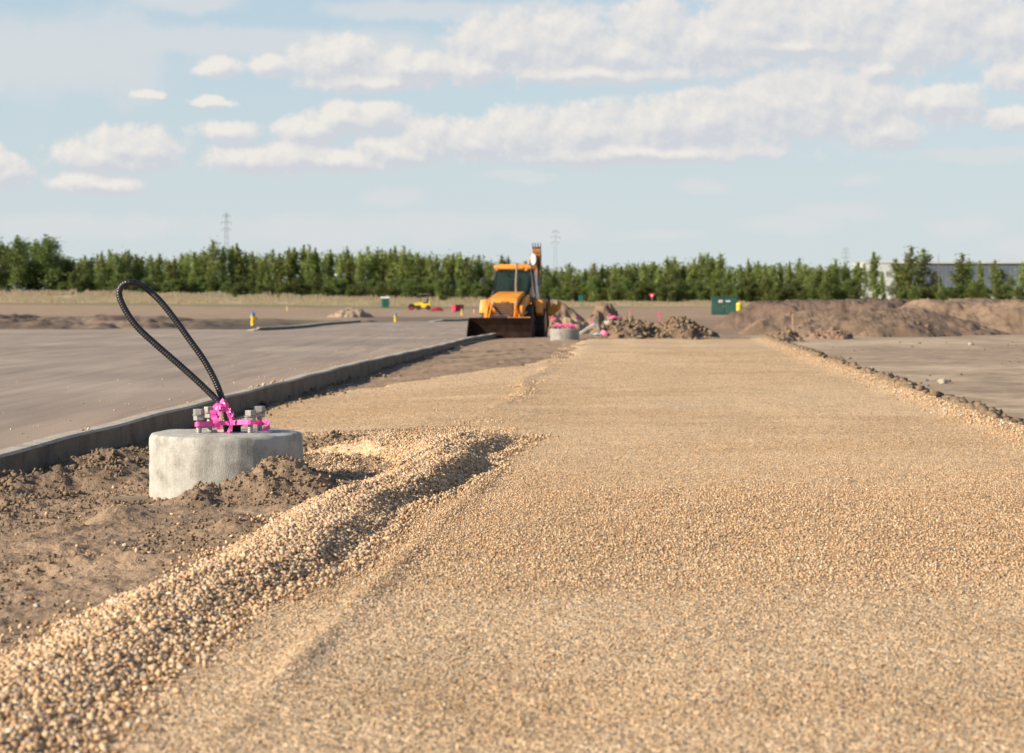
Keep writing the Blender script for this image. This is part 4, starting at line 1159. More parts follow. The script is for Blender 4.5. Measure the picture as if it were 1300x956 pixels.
# cone
def cone(u, vb, vt, d, label):
    p = at(u, vb, d); h = (vb - vt) / F * d
    t = empty('traffic_cone', (p.x, d, p.z)); props(t, label, 'traffic cone')
    bm = BM(); lathe(bm, [(.15 * h, .04), (.18 * h, .05), (.11 * h, h * .5), (.05 * h, h * .97), (.03 * h, h)], 16); obj('body', bm, M['cone'], t, True)
    bm = BM(); box(bm, (0, 0, .025), (.5 * h, .5 * h, .05), bev=.005); obj('foot', bm, M['cone'], t)
    bm = BM(); lathe(bm, [(.125 * h, h * .5), (.085 * h, h * .72)], 16); obj('stripe', bm, M['white'], t, True)
cone(602, 398, 392, 255, 'faded pink orange traffic cone on the flat between red skip and loader')
# pink stake flag, wooden stakes
def stake(u, vb, vt, d, mat, label, tip=None, lean=0):
    p = at(u, vb, d); h = (vb - vt) / F * d
    t = empty('survey_stake', (p.x, d, p.z)); t.rotation_euler = (0, lean, 0); props(t, label, 'survey stake')
    bm = BM(); box(bm, (0, 0, h * .5 - .08), (.05, .03, h + .16), bev=.003); obj('post', bm, M[mat], t)
    if tip:
        bm = BM(); box(bm, (.02, -.02, h * .86), (.12, .05, h * .25), (0, .1, .1), .01); obj('ribbon', bm, M[tip], t)
stake(1006, 424, 398, 80, 'wood', 'thin orange brown wooden stake in front of the right mound')
stake(837, 408, 396, 90, 'pinkdull', 'short pink marker stake behind the broken ground', 'pinkdull')
stake(773, 404, 398, 90, 'wood', 'little stake with pink ribbon beside the brown pile', 'pinkdull')
stake(799, 402, 393, 100, 'wood', 'stake with pink ribbon right of the far pale base', 'pinkdull', .25)
stake(709, 417, 402, 70, 'wood', 'stake with pink top above the low base by the loader', 'pinkdull', -.5)
stake(698.5, 409, 402, 72, 'wood', 'stake with pink ribbon touching the loader wheel edge', 'pinkdull')
stake(757, 421, 407, 70, 'wood', 'leaning stake with pink ribbon in the rubble', 'pinkdull', -.5)
# slab leaning, debris
p0, p1 = at(735, 424, 67.5), at(755, 411, 67.6)
bm = BM(); dv = (p1 - p0); ln = dv.length; box(bm, (0, 0, 0), (ln, .35, .07), bev=.008)
o = obj('concrete_slab', bm, M['pier']); o.location = (p0 + p1) / 2; o.rotation_euler = (0, -math.atan2(dv.z, math.hypot(dv.x, dv.y)), math.atan2(dv.y, dv.x) * .15)
props(o, 'narrow pale concrete strip leaning against the rubble right of the low base', 'concrete slab')
bm = BM(); tube(bm, [at(750, 426, 66), at(756, 424.5, 66.3), at(762, 425.5, 66.4), at(766, 424, 66.6)], .05, 10)
o = obj('broken_pipe', bm, M['white'], None, True); props(o, 'short bent white pipe on the ground left of the rubble mound', 'pipe')
bm = BM(); tube(bm, [at(755, 405, 73), at(758, 412, 71.5), at(761, 420, 70)], .04, 8)
o = obj('scrap_bar', bm, M['grey'], None, True); props(o, 'thin grey bar leaning down in front of the left rubble mound', 'metal bar')
for (a_, lab) in (([(763, 421, 66.5), (767, 423, 66.4), (771, 424.5, 66.4)], 'crumpled pink tape on the ground beside the bent white pipe'), ([(732, 403, 84), (734, 404.5, 84), (736, 404, 84)], 'scrap of pink tape on the smooth tan pile')):
    o = ribbon('tape_scrap', smooth_path([at(*q_) for q_ in a_], 5), (0, .4, 1), .13, M['pinkdull']); props(o, lab, 'tape scrap')
# yield sign
d = 300; p = at(827.5, 392, d)
t = empty('yield_sign', (p.x, d, p.z)); props(t, 'red and white triangular yield sign on a thin post before the trees', 'road sign')
bm = BM(); cyl(bm, (0, 0, 0), (0, 0, 1.9), .04, .04, 8); obj('post', bm, M['grey'], t)
bm = BM(); tri = lambda r, z0, y, th: ([(r * math.sin(a), z0 + r * math.cos(a)) for a in (R(60), R(180), R(300))], y, th)
def tri_plate(r, z0, y0, y1):
    bm = BM(); A_ = [bm.verts.new((r * math.sin(a), y0, z0 + r * math.cos(a))) for a in (R(60), R(180), R(300))]; B_ = [bm.verts.new((v.co.x, y1, v.co.z)) for v in A_]
    bm.faces.new(A_); bm.faces.new(B_[::-1])
    for i in range(3): bm.faces.new((A_[i], B_[i], B_[(i + 1) % 3], A_[(i + 1) % 3]))
    return bm
sb = obj('sign_face', tri_plate(.46, 1.75, -.05, -.07), M['redbright'], t); obj('sign_centre', tri_plate(.20, 1.75, -.071, -.078), M['white'], sb)
# green bin by the trees
d = 330; p = at(737.5, 382, d)
t = empty('green_bin', (p.x, d, p.z - .1)); props(t, 'small bright green bin at the foot of the trees above the soil piles', 'bin')
bm = BM(); box(bm, (0, 0, .45), (.62, .6, .85), bev=.03, taper=(1.1, 1.1)); obj('body', bm, M['green'], t)
bm = BM(); box(bm, (0, 0, .92), (.72, .7, .08), bev=.03); obj('lid', bm, M['green'], t)
# ------------------------------------------------------------------ trees
def leaf_mat(name, stops):
    m, nt, b = new_mat(name)
    a = N(nt, 'ShaderNodeAttribute', attribute_name='tint')
    oi = N(nt, 'ShaderNodeObjectInfo')
    r = ramp(nt, a.outputs['Fac'], stops)
    hs = N(nt, 'ShaderNodeHueSaturation'); L(nt, r.outputs[0], hs.inputs['Color'])
    mr = N(nt, 'ShaderNodeMapRange'); L(nt, oi.outputs['Random'], mr.inputs[0]); mr.inputs[3].default_value = 1.0; mr.inputs[4].default_value = 1.65
    L(nt, mr.outputs[0], hs.inputs['Value'])
    mr2 = N(nt, 'ShaderNodeMapRange'); L(nt, oi.outputs['Random'], mr2.inputs[0]); mr2.inputs[3].default_value = .485; mr2.inputs[4].default_value = .512
    L(nt, mr2.outputs[0], hs.inputs['Hue'])
    L(nt, hs.outputs[0], b.inputs['Base Color']); b.inputs['Roughness'].default_value = .6; b.inputs['Specular IOR Level'].default_value = .25
    tr = N(nt, 'ShaderNodeBsdfTranslucent'); L(nt, hs.outputs[0], tr.inputs[0])
    mx = N(nt, 'ShaderNodeMixShader'); mx.inputs[0].default_value = .45
    L(nt, b.outputs[0], mx.inputs[1]); L(nt, tr.outputs[0], mx.inputs[2]); L(nt, mx.outputs[0], nt.nodes['Material Output'].inputs[0])
    return m
M['leaf'] = leaf_mat('poplar_leaves', [(0, (.10, .125, .028)), (.5, (.165, .20, .048)), (1, (.25, .275, .085))])
M['leafdark'] = leaf_mat('broad_leaves', [(0, (.06, .085, .022)), (.5, (.11, .14, .038)), (1, (.18, .205, .06))])
M['bark'] = simple('bark', (.24, .20, .15), .9, dirt=.4, dcol=(.12, .1, .08), scale=8)
def leaf_cloud(centres, radii, per, size, tints):
    V, T_ = [], []
    for (c, r, tn) in zip(centres, radii, tints):
        n = int(per * (.6 + .8 * RNG.random()))
        p = RNG.normal(size=(n, 3)) * np.array(r) * .5 + c
        V.append(p); T_.append(np.clip(tn + (RNG.random(n) - .5) * .4, 0, 1))
    P = np.concatenate(V); tn = np.concatenate(T_); n = len(P)
    u = RNG.normal(size=(n, 3)); u /= np.linalg.norm(u, axis=1)[:, None]
    q = RNG.normal(size=(n, 3)); w_ = np.cross(u, q); w_ /= np.linalg.norm(w_, axis=1)[:, None]
    s = size * (.6 + .8 * RNG.random(n))[:, None]
    v = np.stack([P - u * s, P - w_ * s * .6, P + u * s, P + w_ * s * .6], 1).reshape(-1, 3)
    f = np.arange(n * 4).reshape(-1, 4)
    return v, f, np.repeat(tn, 4)
def tree_proto(name, h, wmax, kind, seed):
    rng = np.random.default_rng(seed)
    t = empty(name, (0, 0, 0))
    bm = BM(); lean = (rng.random() - .5) * .3
    pts = [(lean * (k / 8) ** 2 * 2 + .05 * math.sin(k * 2 + seed), .05 * math.cos(k * 1.7 + seed), h * .95 * k / 8) for k in range(9)]
    tube(bm, pts, [max(.012, h * .013 * (1 - k / 8.6)) for k in range(9)], 7)
    cs, rs, ts = [], [], []
    nb = 16 if kind == 'poplar' else 20
    for k in range(nb):
        f = .14 + .80 * (k + rng.random() * .6) / nb
        a = rng.random() * 2 * math.pi
        if kind == 'poplar': R_ = wmax * (1 - (abs(f - .40) / .62) ** 2.6 * .85) * (.55 + .6 * rng.random()); up = .9
        elif kind == 'spire': R_ = wmax * (1.08 - f) ** .8 * 1.1 * (.6 + .5 * rng.random()); up = .5
        else: R_ = wmax * math.sin(min(1, (f) * 1.1) * math.pi * .85 + .15) * (.6 + .6 * rng.random()); up = .55
        z0 = f * h; b0 = Vector((lean * 2 * f * f, 0, z0 * .82))
        e = Vector((math.cos(a) * R_ * .75, math.sin(a) * R_ * .75, z0 + R_ * up * .3))
        tube(bm, [b0, b0.lerp(e, .55) + Vector((0, 0, .08 * R_)), e], [h * .005, h * .003, .01], 5)
        m = 3 if kind != 'broad' else 5
        for j in range(m):
            q = .35 + .75 * (j + rng.random() * .7) / m
            c = b0.lerp(e, q) + Vector(((rng.random() - .5) * wmax * .35, (rng.random() - .5) * wmax * .35, (rng.random() - .3) * h * .05))
            cs.append(np.array(c)); sz = (.32 + .25 * rng.random()) * (wmax if kind != 'broad' else wmax * .75)
            rs.append((sz, sz, sz * (1.5 if kind == 'poplar' else .9))); ts.append(rng.random())
    for k in range(3):
        cs.append(np.array((lean * 2, 0, h * (.88 + .05 * k)))); rs.append((.16 * wmax, .16 * wmax, h * .05)); ts.append(.5 + .3 * rng.random())
    obj('trunk', bm, M['bark'], t)
    v, f, tn = leaf_cloud(cs, rs, 34, .15 if kind != 'broad' else .17, ts)
    me = np_mesh('crown', v, f, 4); set_f(me, 'tint', tn)
    link('crown', me, M['leafdark'] if kind == 'broad' else M['leaf'], t)
    t['h'] = h
    return t
protos = [tree_proto('poplar_tree', 9.2, 1.25, 'poplar', 301), tree_proto('poplar_tree', 9.0, 1.05, 'poplar', 302), tree_proto('poplar_tree', 9.6, 1.35, 'poplar', 303),
          tree_proto('poplar_tree', 9.3, 1.1, 'spire', 304), tree_proto('poplar_tree', 8.6, 1.5, 'poplar', 305), tree_proto('poplar_tree', 9.0, .95, 'spire', 306),
          tree_proto('poplar_tree', 9.1, 1.2, 'poplar', 307)]
broad = [tree_proto('broadleaf_tree', 10.5, 3.0, 'broad', 311), tree_proto('broadleaf_tree', 9.5, 2.6, 'broad', 312), tree_proto('broadleaf_tree', 6.5, 2.4, 'broad', 313)]
for t in protos + broad:
    del t['h']
PH = [9.2, 9.0, 9.6, 9.3, 8.6, 9.0, 9.1]; BH = [10.5, 9.5, 6.5]
used = set()
def put_tree(pool, hs, k, u, d, vtop, label, group, cat='tree', wide=1.0):
    x = (u - 650) / F * d; z = float(table(np.array([x]), np.array([d]))[0]) - .05
    ztop = CAMH + (HOR - vtop) / F * d
    s = max(.35, (ztop - z) / hs[k])
    key = (id(pool), k); first = key not in used
    t = pool[k]
    if not first: t = dup(pool[k], (0, 0, 0))
    used.add(key)
    t.location = (x, d, z); t.rotation_euler = (0, 0, random.random() * 6.28)
    sw = s ** .6 * wide * 1.15 * (.85 + .3 * random.random()); t.scale = (sw, sw, s)
    props(t, label, cat, group)
    return t
TU = np.array([-400, -60, 0, 30, 62, 75, 95, 130, 160, 210, 250, 290, 330, 365, 400, 450, 470, 520, 560, 600, 620, 680, 740, 780, 810, 860, 905, 930, 955, 990, 1020, 1070, 1092, 1500, 1800])
TV = np.array([308, 306, 303, 300, 304, 320, 328, 324, 320, 326, 318, 311, 321, 318, 317, 320, 315, 320, 321, 326, 328, 338, 341, 337, 333, 330, 326, 340, 333, 333, 338, 334, 338, 340, 340])
def topv(u): return float(np.interp(u, TU, TV))
def rowd(u): return float(np.interp(u, [-400, 0, 330, 650, 1300, 1800], [462, 455, 450, 440, 400, 380]))
# big broad trees at far left
for (u, vt, k) in ((-70, 306, 1), (-28, 300, 0), (4, 309, 1), (24, 300, 0), (48, 306, 1), (62, 299, 0), (84, 330, 2), (36, 336, 2), (70, 338, 2)):
    lab = {24: 'tall broad dark green tree at the left, bushy crown over the left clump', 62: 'tallest loose crowned tree of the left clump, with bare twigs', 84: 'low bushy tree right of the tall left clump'}.get(u, 'broad dark green tree in the far left clump')
    put_tree(broad, BH, k, u, rowd(u) + random.uniform(-4, 4), vt, lab, 'broad trees of the far left clump', wide=1.0 if k < 2 else 1.1)
u = 88; i = 0
while u < 1098:
    k = random.choice([0, 1, 2, 3, 4, 5, 6])
    put_tree(protos, PH, k, u, rowd(u) + random.uniform(-3, 3), topv(u) + random.choice([-6, -3, 0, 1, 3, 5, 8]) + random.uniform(-2, 2), 'slender light green poplar in the dense far tree line', 'poplars of the far tree line')
    u += random.uniform(6, 13); i += 1
# second, slightly deeper row
u = 80
while u < 1090:
    k = random.choice([0, 1, 2, 4, 6])
    put_tree(protos, PH, k, u, rowd(u) + 9 + random.uniform(-2, 3), topv(u) + random.uniform(1, 12), 'slender light green poplar in the dense far tree line', 'poplars of the far tree line')
    u += random.uniform(10, 17)
# shorter front shrubs
u = 80
while u < 1300:
    if not (1085 < u < 1140):
        put_tree(broad, BH, 2, u, rowd(u) - 8 + random.uniform(-3, 3), np.interp(u, [0, 600, 1300], [350, 358, 360]) + random.uniform(-6, 8), 'low dark green bush at the foot of the far trees', 'bushes under the far trees', 'bush', wide=.85)
    u += random.uniform(9, 17)
# separate trees before the long building
WT = [(1109, 321, 3, 1.25, 'pointed light green tree alone in front of the white end of the building'), (1137, 330, 0, 1.0, 'thin tree just right of the white building end'),
      (1157, 315, 2, 1.5, 'tall full tree before the grey building, left of a pair'), (1172, 318, 0, 1.4, 'tall full tree before the grey building, right of a pair'),
      (1146, 340, 4, 1.1, 'short tree under the tall pair'), (1186, 345, 4, 1.0, 'short tree right of the tall pair'), (1192, 352, 1, 1.0, 'stubby tree next to a bare sapling before the grey wall'),
      (1222, 324, 2, 1.5, 'dense full tree standing clear before the long grey wall'), (1229, 332, 6, 1.2, 'smaller tree leaning on the dense full one before the grey wall'),
      (1245, 332, 5, 1.0, 'thin spire tree right of the dense full one'), (1262, 332, 0, 1.25, 'round topped tree near the right part of the grey wall'), (1270, 342, 4, 1.0, 'short tree between two taller ones near the right edge'),
      (1297, 334, 2, 1.2, 'tree cut by the right edge of the picture'), (1282, 350, 4, .9, 'low tree just left of the right edge one'), (1120, 346, 1, .9, 'small tree before the white end wall'),
      (1325, 330, 0, 1.2, 'tree just outside the right edge, first'), (1350, 336, 2, 1.2, 'tree just outside the right edge, second')]
for (u, vt, k, wd_, lab) in WT:
    put_tree(protos, PH, k, u, rowd(u) + random.uniform(-2, 2), vt, lab, None, wide=wd_)
# bare saplings
def bare(u, vt, d, label):
    x = (u - 650) / F * d; z = float(table(np.array([x]), np.array([d]))[0]); h = CAMH + (HOR - vt) / F * d - z
    t = empty('bare_sapling', (x, d, z)); props(t, label, 'tree')
    bm = BM(); tube(bm, [(0, 0, 0), (.08, 0, h * .5), (.02, 0, h)], [.09, .06, .02], 6); obj('trunk', bm, M['bark'], t)
    bm = BM()
    for k in range(16):
        f = .35 + .6 * k / 16; a = random.random() * 6.28; r_ = (1.05 - f) * 1.9
        tube(bm, [(.05, 0, h * f), (math.cos(a) * r_ * .5, math.sin(a) * r_ * .5, h * f + r_ * .5), (math.cos(a) * r_ * .8, math.sin(a) * r_ * .8, h * f + r_ * 1.2)], [.03, .02, .012], 4)
    obj('twigs', bm, M['bark'], t)
bare(1191, 322, 398, 'bare grey sapling before the grey building wall')
bare(73, 312, 452, 'bare twiggy tree at the right side of the tall left clump')
# woods behind, reading as one mass
cs, rs, ts = [], [], []
for u in np.arange(-420, 1080, 3.2):
    d = rowd(u) + 16 + random.random() * 14; x = (u - 650) / F * d; z = float(table(np.array([x]), np.array([d]))[0])
    zt = CAMH + (HOR - (topv(u) + 2 + 6 * random.random())) / F * d
    for k in range(7):
        cs.append(np.array((x + random.uniform(-.7, .7), d + random.uniform(-1.5, 1.5), z + (zt - z) * (k + random.random()) / 7.3)))
        rs.append((1.5, 1.5, 1.1)); ts.append(random.random())
for u in list(np.arange(-420, 80, 4)) + list(np.arange(1330, 1800, 4)):
    d = rowd(u); x = (u - 650) / F * d; z = float(table(np.array([x]), np.array([d]))[0]); zt = CAMH + (HOR - (topv(u) if u > 0 or u < -80 else 325)) / F * d
    if -80 < u < 80: zt = z + (zt - z) * .8
    for k in range(6):
        cs.append(np.array((x, d + random.uniform(-2, 2) + 5, z + (zt - z) * (k + random.random()) / 6.3))); rs.append((1.3, 1.3, 1.2)); ts.append(random.random())
v, f, tn = leaf_cloud(cs, rs, 30, .24, ts)
me = np_mesh('distant_wood', v, f, 4); set_f(me, 'tint', tn)
o = link('distant_wood', me, M['leafdark']); props(o, 'dense dark mass of woodland behind the front row of poplars', 'woodland', kind='stuff')
# dry grass before the trees
n = 60000
ug = RNG.uniform(-300, 1600, n); dg = 396 + 46 * RNG.random(n) ** .8
xg = (ug - 650) / F * dg
k_ = fbm(xg * .35, dg * .12, 401, 3) > .40
xg, dg = xg[k_], dg[k_]; n = len(xg); zg_ = groundz(xg, dg)
hh = (.25 + .5 * RNG.random(n)) * (.6 + .8 * vn(xg * .3, dg * .1, 402)) * np.where(dg > 425, 1.5, .9); wv = .10 + .16 * RNG.random(n)
lx = (RNG.random(n) - .5) * .3
v = np.stack([np.stack([xg - wv, dg, zg_ - .03], 1), np.stack([xg + wv, dg + .05, zg_ - .03], 1), np.stack([xg + lx, dg + .1, zg_ + hh], 1)], 1).reshape(-1, 3)
me = np_mesh('dry_grass', v, np.arange(n * 3).reshape(-1, 3), 3); set_f(me, 'tint', np.repeat(RNG.random(n), 3))
m, nt, b = new_mat('dry_grass'); a = N(nt, 'ShaderNodeAttribute', attribute_name='tint'); r = ramp(nt, a.outputs['Fac'], [(0, (.30, .22, .13)), (.7, (.45, .35, .22)), (1, (.27, .25, .11))]); L(nt, r.outputs[0], b.inputs['Base Color']); b.inputs['Roughness'].default_value = .9
o = link('dry_grass', me, m); props(o, 'tall dry straw coloured grass before the tree line', 'grass', kind='stuff')

# ------------------------------------------------------------------ long building behind the trees
M['wallgrey'] = simple('blue_grey_panel', (.15, .165, .20), .5, dirt=.15, dcol=(.2, .2, .22), scale=.3)
M['wallwhite'] = simple('white_panel', (.66, .65, .60), .6, dirt=.15, scale=.3)
M['cream'] = simple('cream_trim', (.62, .56, .45), .6, dirt=.1)
d = 540; x0, x1, x2 = (1096 - 650) / F * d, (1135 - 650) / F * d, (1460 - 650) / F * d
zt = CAMH + (374 - 334.5) / F * d; z0 = -.3
t = empty('warehouse', (x1, d, z0)); props(t, 'long blue grey metal warehouse with white end block behind the right trees', 'warehouse')
H = zt - z0
bm = BM(); box(bm, ((x2 - x1) / 2, 12, H * .62), (x2 - x1, 24, H * .76)); wl = obj('upper_wall', bm, M['wallgrey'], t)
bm = BM()
for k in range(60): box(bm, (.5 + k * (x2 - x1) / 60, -.02, H * .62), (.12, .06, H * .74))
obj('panel_ribs', bm, M['wallgrey'], wl)
bm = BM(); box(bm, ((x2 - x1) / 2, 12, H * .12), (x2 - x1 - .02, 23.9, H * .24)); obj('lower_wall', bm, M['wallwhite'], t)
bm = BM(); box(bm, ((x2 - x1) / 2, 12, H + .14), (x2 - x1 + .6, 24.8, .34)); obj('roof', bm, M['cream'], t)
for k in range(9):
    bm = BM(); box(bm, (5 + k * 6.2, -.02, H * .30), (2.4, .12, H * .10)); obj('window', bm, M['white'], t)
bm = BM(); box(bm, ((x0 - x1) / 2 - .05, 8, H * .5), (x1 - x0, 20, H * 1.0)); eb = obj('end_block', bm, M['wallwhite'], t)
bm = BM(); box(bm, ((x0 - x1) / 2 - .05, 8, H + .1), (x1 - x0 + .3, 20.3, .22)); obj('parapet', bm, M['cream'], eb)
for k in range(2):
    for j in range(3):
        bm = BM(); box(bm, ((x0 - x1) + 1.3 + j * 2.1, -2.05, H * (.35 + .38 * k)), (1.1, .1, 1.1)); w_ = obj('window', bm, M['grey'], t)
        bm = BM(); box(bm, ((x0 - x1) + 1.3 + j * 2.1, -2.12, H * (.35 + .38 * k) - .58), (1.25, .12, .08)); obj('sill', bm, M['cream'], w_)
# low pale sheds glimpsed between trunks
for (u, v0, v1, wpx, lab) in ((752, 355, 366, 40, 'low white shed glimpsed through the trees right of the loader'), (437, 350, 362, 22, 'pale shed showing through the trees above the soil heap'), (925, 362, 372, 26, 'pale shed behind the trees above the green box')):
    d = 452 if u != 925 else 432; x = (u - 650) / F * d; zz0 = float(table(np.array([x]), np.array([d]))[0]); hh_ = CAMH + (374 - v0) / F * d - zz0; W_ = wpx / F * d
    t = empty('shed', (x, d, zz0)); props(t, lab, 'shed')
    bm = BM(); box(bm, (0, 0, hh_ * .45), (W_, 3, hh_ * .9)); obj('wall', bm, M['grey'], t)
    bm = BM(); prism(bm, [(-1.9, hh_ * .82), (-1.9, hh_ * .88), (0, hh_ * 1.08), (1.9, hh_ * .88), (1.9, hh_ * .82)], -W_ / 2 - .2, W_ / 2 + .2); obj('roof', bm, M['white'], t)
    bm = BM(); box(bm, (W_ * .2, -1.52, hh_ * .4), (1.0, .06, 1.4)); obj('door', bm, M['wallgrey'], t)

# ------------------------------------------------------------------ transmission towers
M['lattice'] = simple('lattice_steel', (.34, .36, .38), .6, .3, dirt=.2, scale=1)
def tower(u, vt, d, label):
    x = (u - 650) / F * d; zt_ = CAMH + (HOR - vt) / F * d; h = zt_ - .2
    t = empty('transmission_tower', (x, d, .2)); props(t, label, 'transmission tower')
    bm = BM(); n = 12
    def wd(f): return 1.3 * (1 - f) ** 1.3 + .55
    for k in range(n):
        f0, f1 = k / n, (k + 1) / n; a, b_ = wd(f0), wd(f1)
        c0 = [(-a, -a), (a, -a), (a, a), (-a, a)]; c1 = [(-b_, -b_), (b_, -b_), (b_, b_), (-b_, b_)]
        for i in range(4):
            j = (i + 1) % 4
            tube(bm, [(*c0[i], f0 * h), (*c1[i], f1 * h)], .055, 4, False)
            tube(bm, [(*c0[i], f0 * h), (*c1[j], f1 * h)], .04, 4, False); tube(bm, [(*c0[j], f0 * h), (*c1[i], f1 * h)], .04, 4, False)
    obj('mast', bm, M['lattice'], t)
    for f, l in ((.80, 2.2), (.88, 2.7), (.96, 2.0)):
        bm = BM()
        for sx in (-1, 1):
            tube(bm, [(0, 0, h * f), (sx * l, 0, h * f + .2)], .10, 4); tube(bm, [(0, 0, h * f + 1.2), (sx * l, 0, h * f + .2)], .07, 4)
        ca = obj('crossarm', bm, M['lattice'], t)
        for sx in (-1, 1):
            bm = BM(); cyl(bm, (sx * l, 0, h * f - 1.2), (sx * l, 0, h * f + .1), .12, .12, 6); obj('insulator', bm, M['grey'], ca)
tower(288, 270, 1250, 'thin grey lattice pylon above the trees, leftmost and tallest of three')
tower(705, 291, 1400, 'thin grey lattice pylon above the trees just right of the loader')
tower(1073, 314, 1600, 'thin grey lattice pylon above the right trees, shortest of three')
# ------------------------------------------------------------------ daylight
SUN_EL, SUN_AZ = R(25), math.atan2(-.90, -.43)      # azimuth measured from +Y towards +X
sd = Vector((math.sin(SUN_AZ) * math.cos(SUN_EL), math.cos(SUN_AZ) * math.cos(SUN_EL), math.sin(SUN_EL)))
sl = bpy.data.lights.new('sun', 'SUN'); sl.energy = 5.0; sl.angle = R(.6); sl.color = (1.0, .895, .735)
so = bpy.data.objects.new('sun', sl); COL.objects.link(so)
so.rotation_euler = sd.to_track_quat('Z', 'Y').to_euler()
w = bpy.data.worlds.new('World'); scene.world = w; w.use_nodes = True
nt = w.node_tree; bg = nt.nodes['Background']
sky = N(nt, 'ShaderNodeTexSky', sky_type='NISHITA'); sky.sun_disc = False
sky.sun_elevation = SUN_EL; sky.sun_rotation = SUN_AZ
sky.air_density = 1.0; sky.dust_density = .6; sky.ozone_density = 2.5
gen = N(nt, 'ShaderNodeTexCoord').outputs['Generated']
# cloud space: azimuth / elevation in units of 1/2900 rad
sepv = N(nt, 'ShaderNodeSeparateXYZ'); L(nt, gen, sepv.inputs[0])
def mth(op, a, b=None, c=None, clamp=False):
    n = N(nt, 'ShaderNodeMath', operation=op); n.use_clamp = clamp
    for i, v in enumerate((a, b, c)):
        if v is None: continue
        if hasattr(v, 'node'): L(nt, v, n.inputs[i])
        else: n.inputs[i].default_value = v
    return n.outputs[0]
az = mth('MULTIPLY', mth('ARCTAN2', sepv.outputs[0], sepv.outputs[1]), 29.0)
el = mth('MULTIPLY', mth('ARCSINE', sepv.outputs[2]), 29.0)
cx = N(nt, 'ShaderNodeCombineXYZ'); L(nt, az, cx.inputs[0]); L(nt, el, cx.inputs[1])
PV = cx.outputs[0]           # x = (u-650)/100, y = (374-v)/100
BL = [(430,82,62,30),(520,88,60,26),(470,105,90,14),(640,62,75,42),(600,90,60,20),(720,55,65,40),(790,72,80,30),(830,40,50,48),(900,60,80,42),(960,40,85,50),
      (1060,42,90,58),(1150,60,75,42),(1200,30,70,50),(760,95,160,14),(1000,62,200,16),
      (600,178,45,28),(660,172,60,32),(740,170,80,38),(830,160,85,38),(900,155,80,42),(980,140,80,48),(1045,130,60,50),(1090,145,60,50),(1120,170,60,22),(800,195,200,16),
      (1185,138,60,24),(1110,92,30,16),(1280,100,40,24),(1270,50,60,40),(1290,158,50,16),
      (400,165,45,20),(440,152,50,24),(480,148,40,22),(540,178,40,32),(500,192,60,20),(320,203,60,20),(380,198,60,22),(430,205,80,14),
      (160,188,50,24),(130,202,60,20),(190,195,50,26),(290,168,42,14),(195,124,22,6),(285,92,28,14),(345,88,28,14),(275,133,28,7),(15,222,32,26),(5,210,30,22),(130,236,60,15)]
FB = [(500,250,45,16),(640,286,110,16),(390,292,130,24),(180,292,60,16),(560,290,90,20),(700,300,60,14),(80,290,110,18),(890,238,34,10),(1000,285,70,14),(1090,230,30,10),(1215,290,45,14),(1290,315,40,14),(700,285,40,14),
      (250,8,70,20),(60,80,190,60),(300,60,300,22),(600,18,200,14),(1230,200,100,10),(660,225,50,8),(840,300,60,8),(1060,270,60,12)]
g = bpy.data.node_groups.new('cloud_field', 'ShaderNodeTree')
g.interface.new_socket('P', in_out='INPUT', socket_type='NodeSocketVector')
g.interface.new_socket('D', in_out='OUTPUT', socket_type='NodeSocketFloat')
g.interface.new_socket('S', in_out='OUTPUT', socket_type='NodeSocketFloat')
gi, go = N(g, 'NodeGroupInput'), N(g, 'NodeGroupOutput')
def warp(P, sc, amt, det=3):
    n = noise(g, sc, det, .6, P)
    s = N(g, 'ShaderNodeVectorMath', operation='SUBTRACT'); L(g, n.outputs['Color'], s.inputs[0]); s.inputs[1].default_value = (.5, .5, .5)
    m = N(g, 'ShaderNodeVectorMath', operation='MULTIPLY_ADD'); L(g, s.outputs[0], m.inputs[0]); m.inputs[1].default_value = (amt, amt * .8, 0); L(g, P, m.inputs[2])
    return m.outputs[0]
Pw = warp(gi.outputs[0], 1.6, .34, 4)
def field(bl):
    cur = None
    for u, v, rx, ry_ in bl:
        k = N(g, 'ShaderNodeVectorMath', operation='MULTIPLY_ADD'); L(g, Pw, k.inputs[0])
        ax, ay = 100 / rx, 100 / ry_
        k.inputs[1].default_value = (ax, ay, 0); k.inputs[2].default_value = (-(u - 650) / 100 * ax, -(374 - v) / 100 * ay, 0)
        l = N(g, 'ShaderNodeVectorMath', operation='LENGTH'); L(g, k.outputs[0], l.inputs[0])
        if cur is None: cur = l.outputs['Value']; continue
        mn = N(g, 'ShaderNodeMath', operation='SMOOTH_MIN'); L(g, cur, mn.inputs[0]); L(g, l.outputs['Value'], mn.inputs[1]); mn.inputs[2].default_value = .25
        cur = mn.outputs[0]
    o_ = N(g, 'ShaderNodeMath', operation='SUBTRACT'); o_.inputs[0].default_value = 1.28; L(g, cur, o_.inputs[1])
    return o_.outputs[0]
def gm(op, a, b, c=None):
    n = N(g, 'ShaderNodeMath', operation=op)
    for i, v in enumerate((a, b, c)):
        if v is None: continue
        if hasattr(v, 'node'): L(g, v, n.inputs[i])
        else: n.inputs[i].default_value = v
    return n.outputs[0]
na = noise(g, 3.0, 9, .66, gi.outputs[0]); nb = noise(g, .9, 6, .6, gi.outputs[0])
d1 = gm('MULTIPLY_ADD', gm('SUBTRACT', na.outputs[0], .5), 1.5, field(BL))
d2 = gm('MULTIPLY_ADD', gm('SUBTRACT', nb.outputs[0], .5), 1.8, field(FB))
L(g, d1, go.inputs[0]); L(g, d2, go.inputs[1])
def cf(P):
    n = N(nt, 'ShaderNodeGroup'); n.node_tree = g; L(nt, P, n.inputs[0]); return n
c0 = cf(PV)
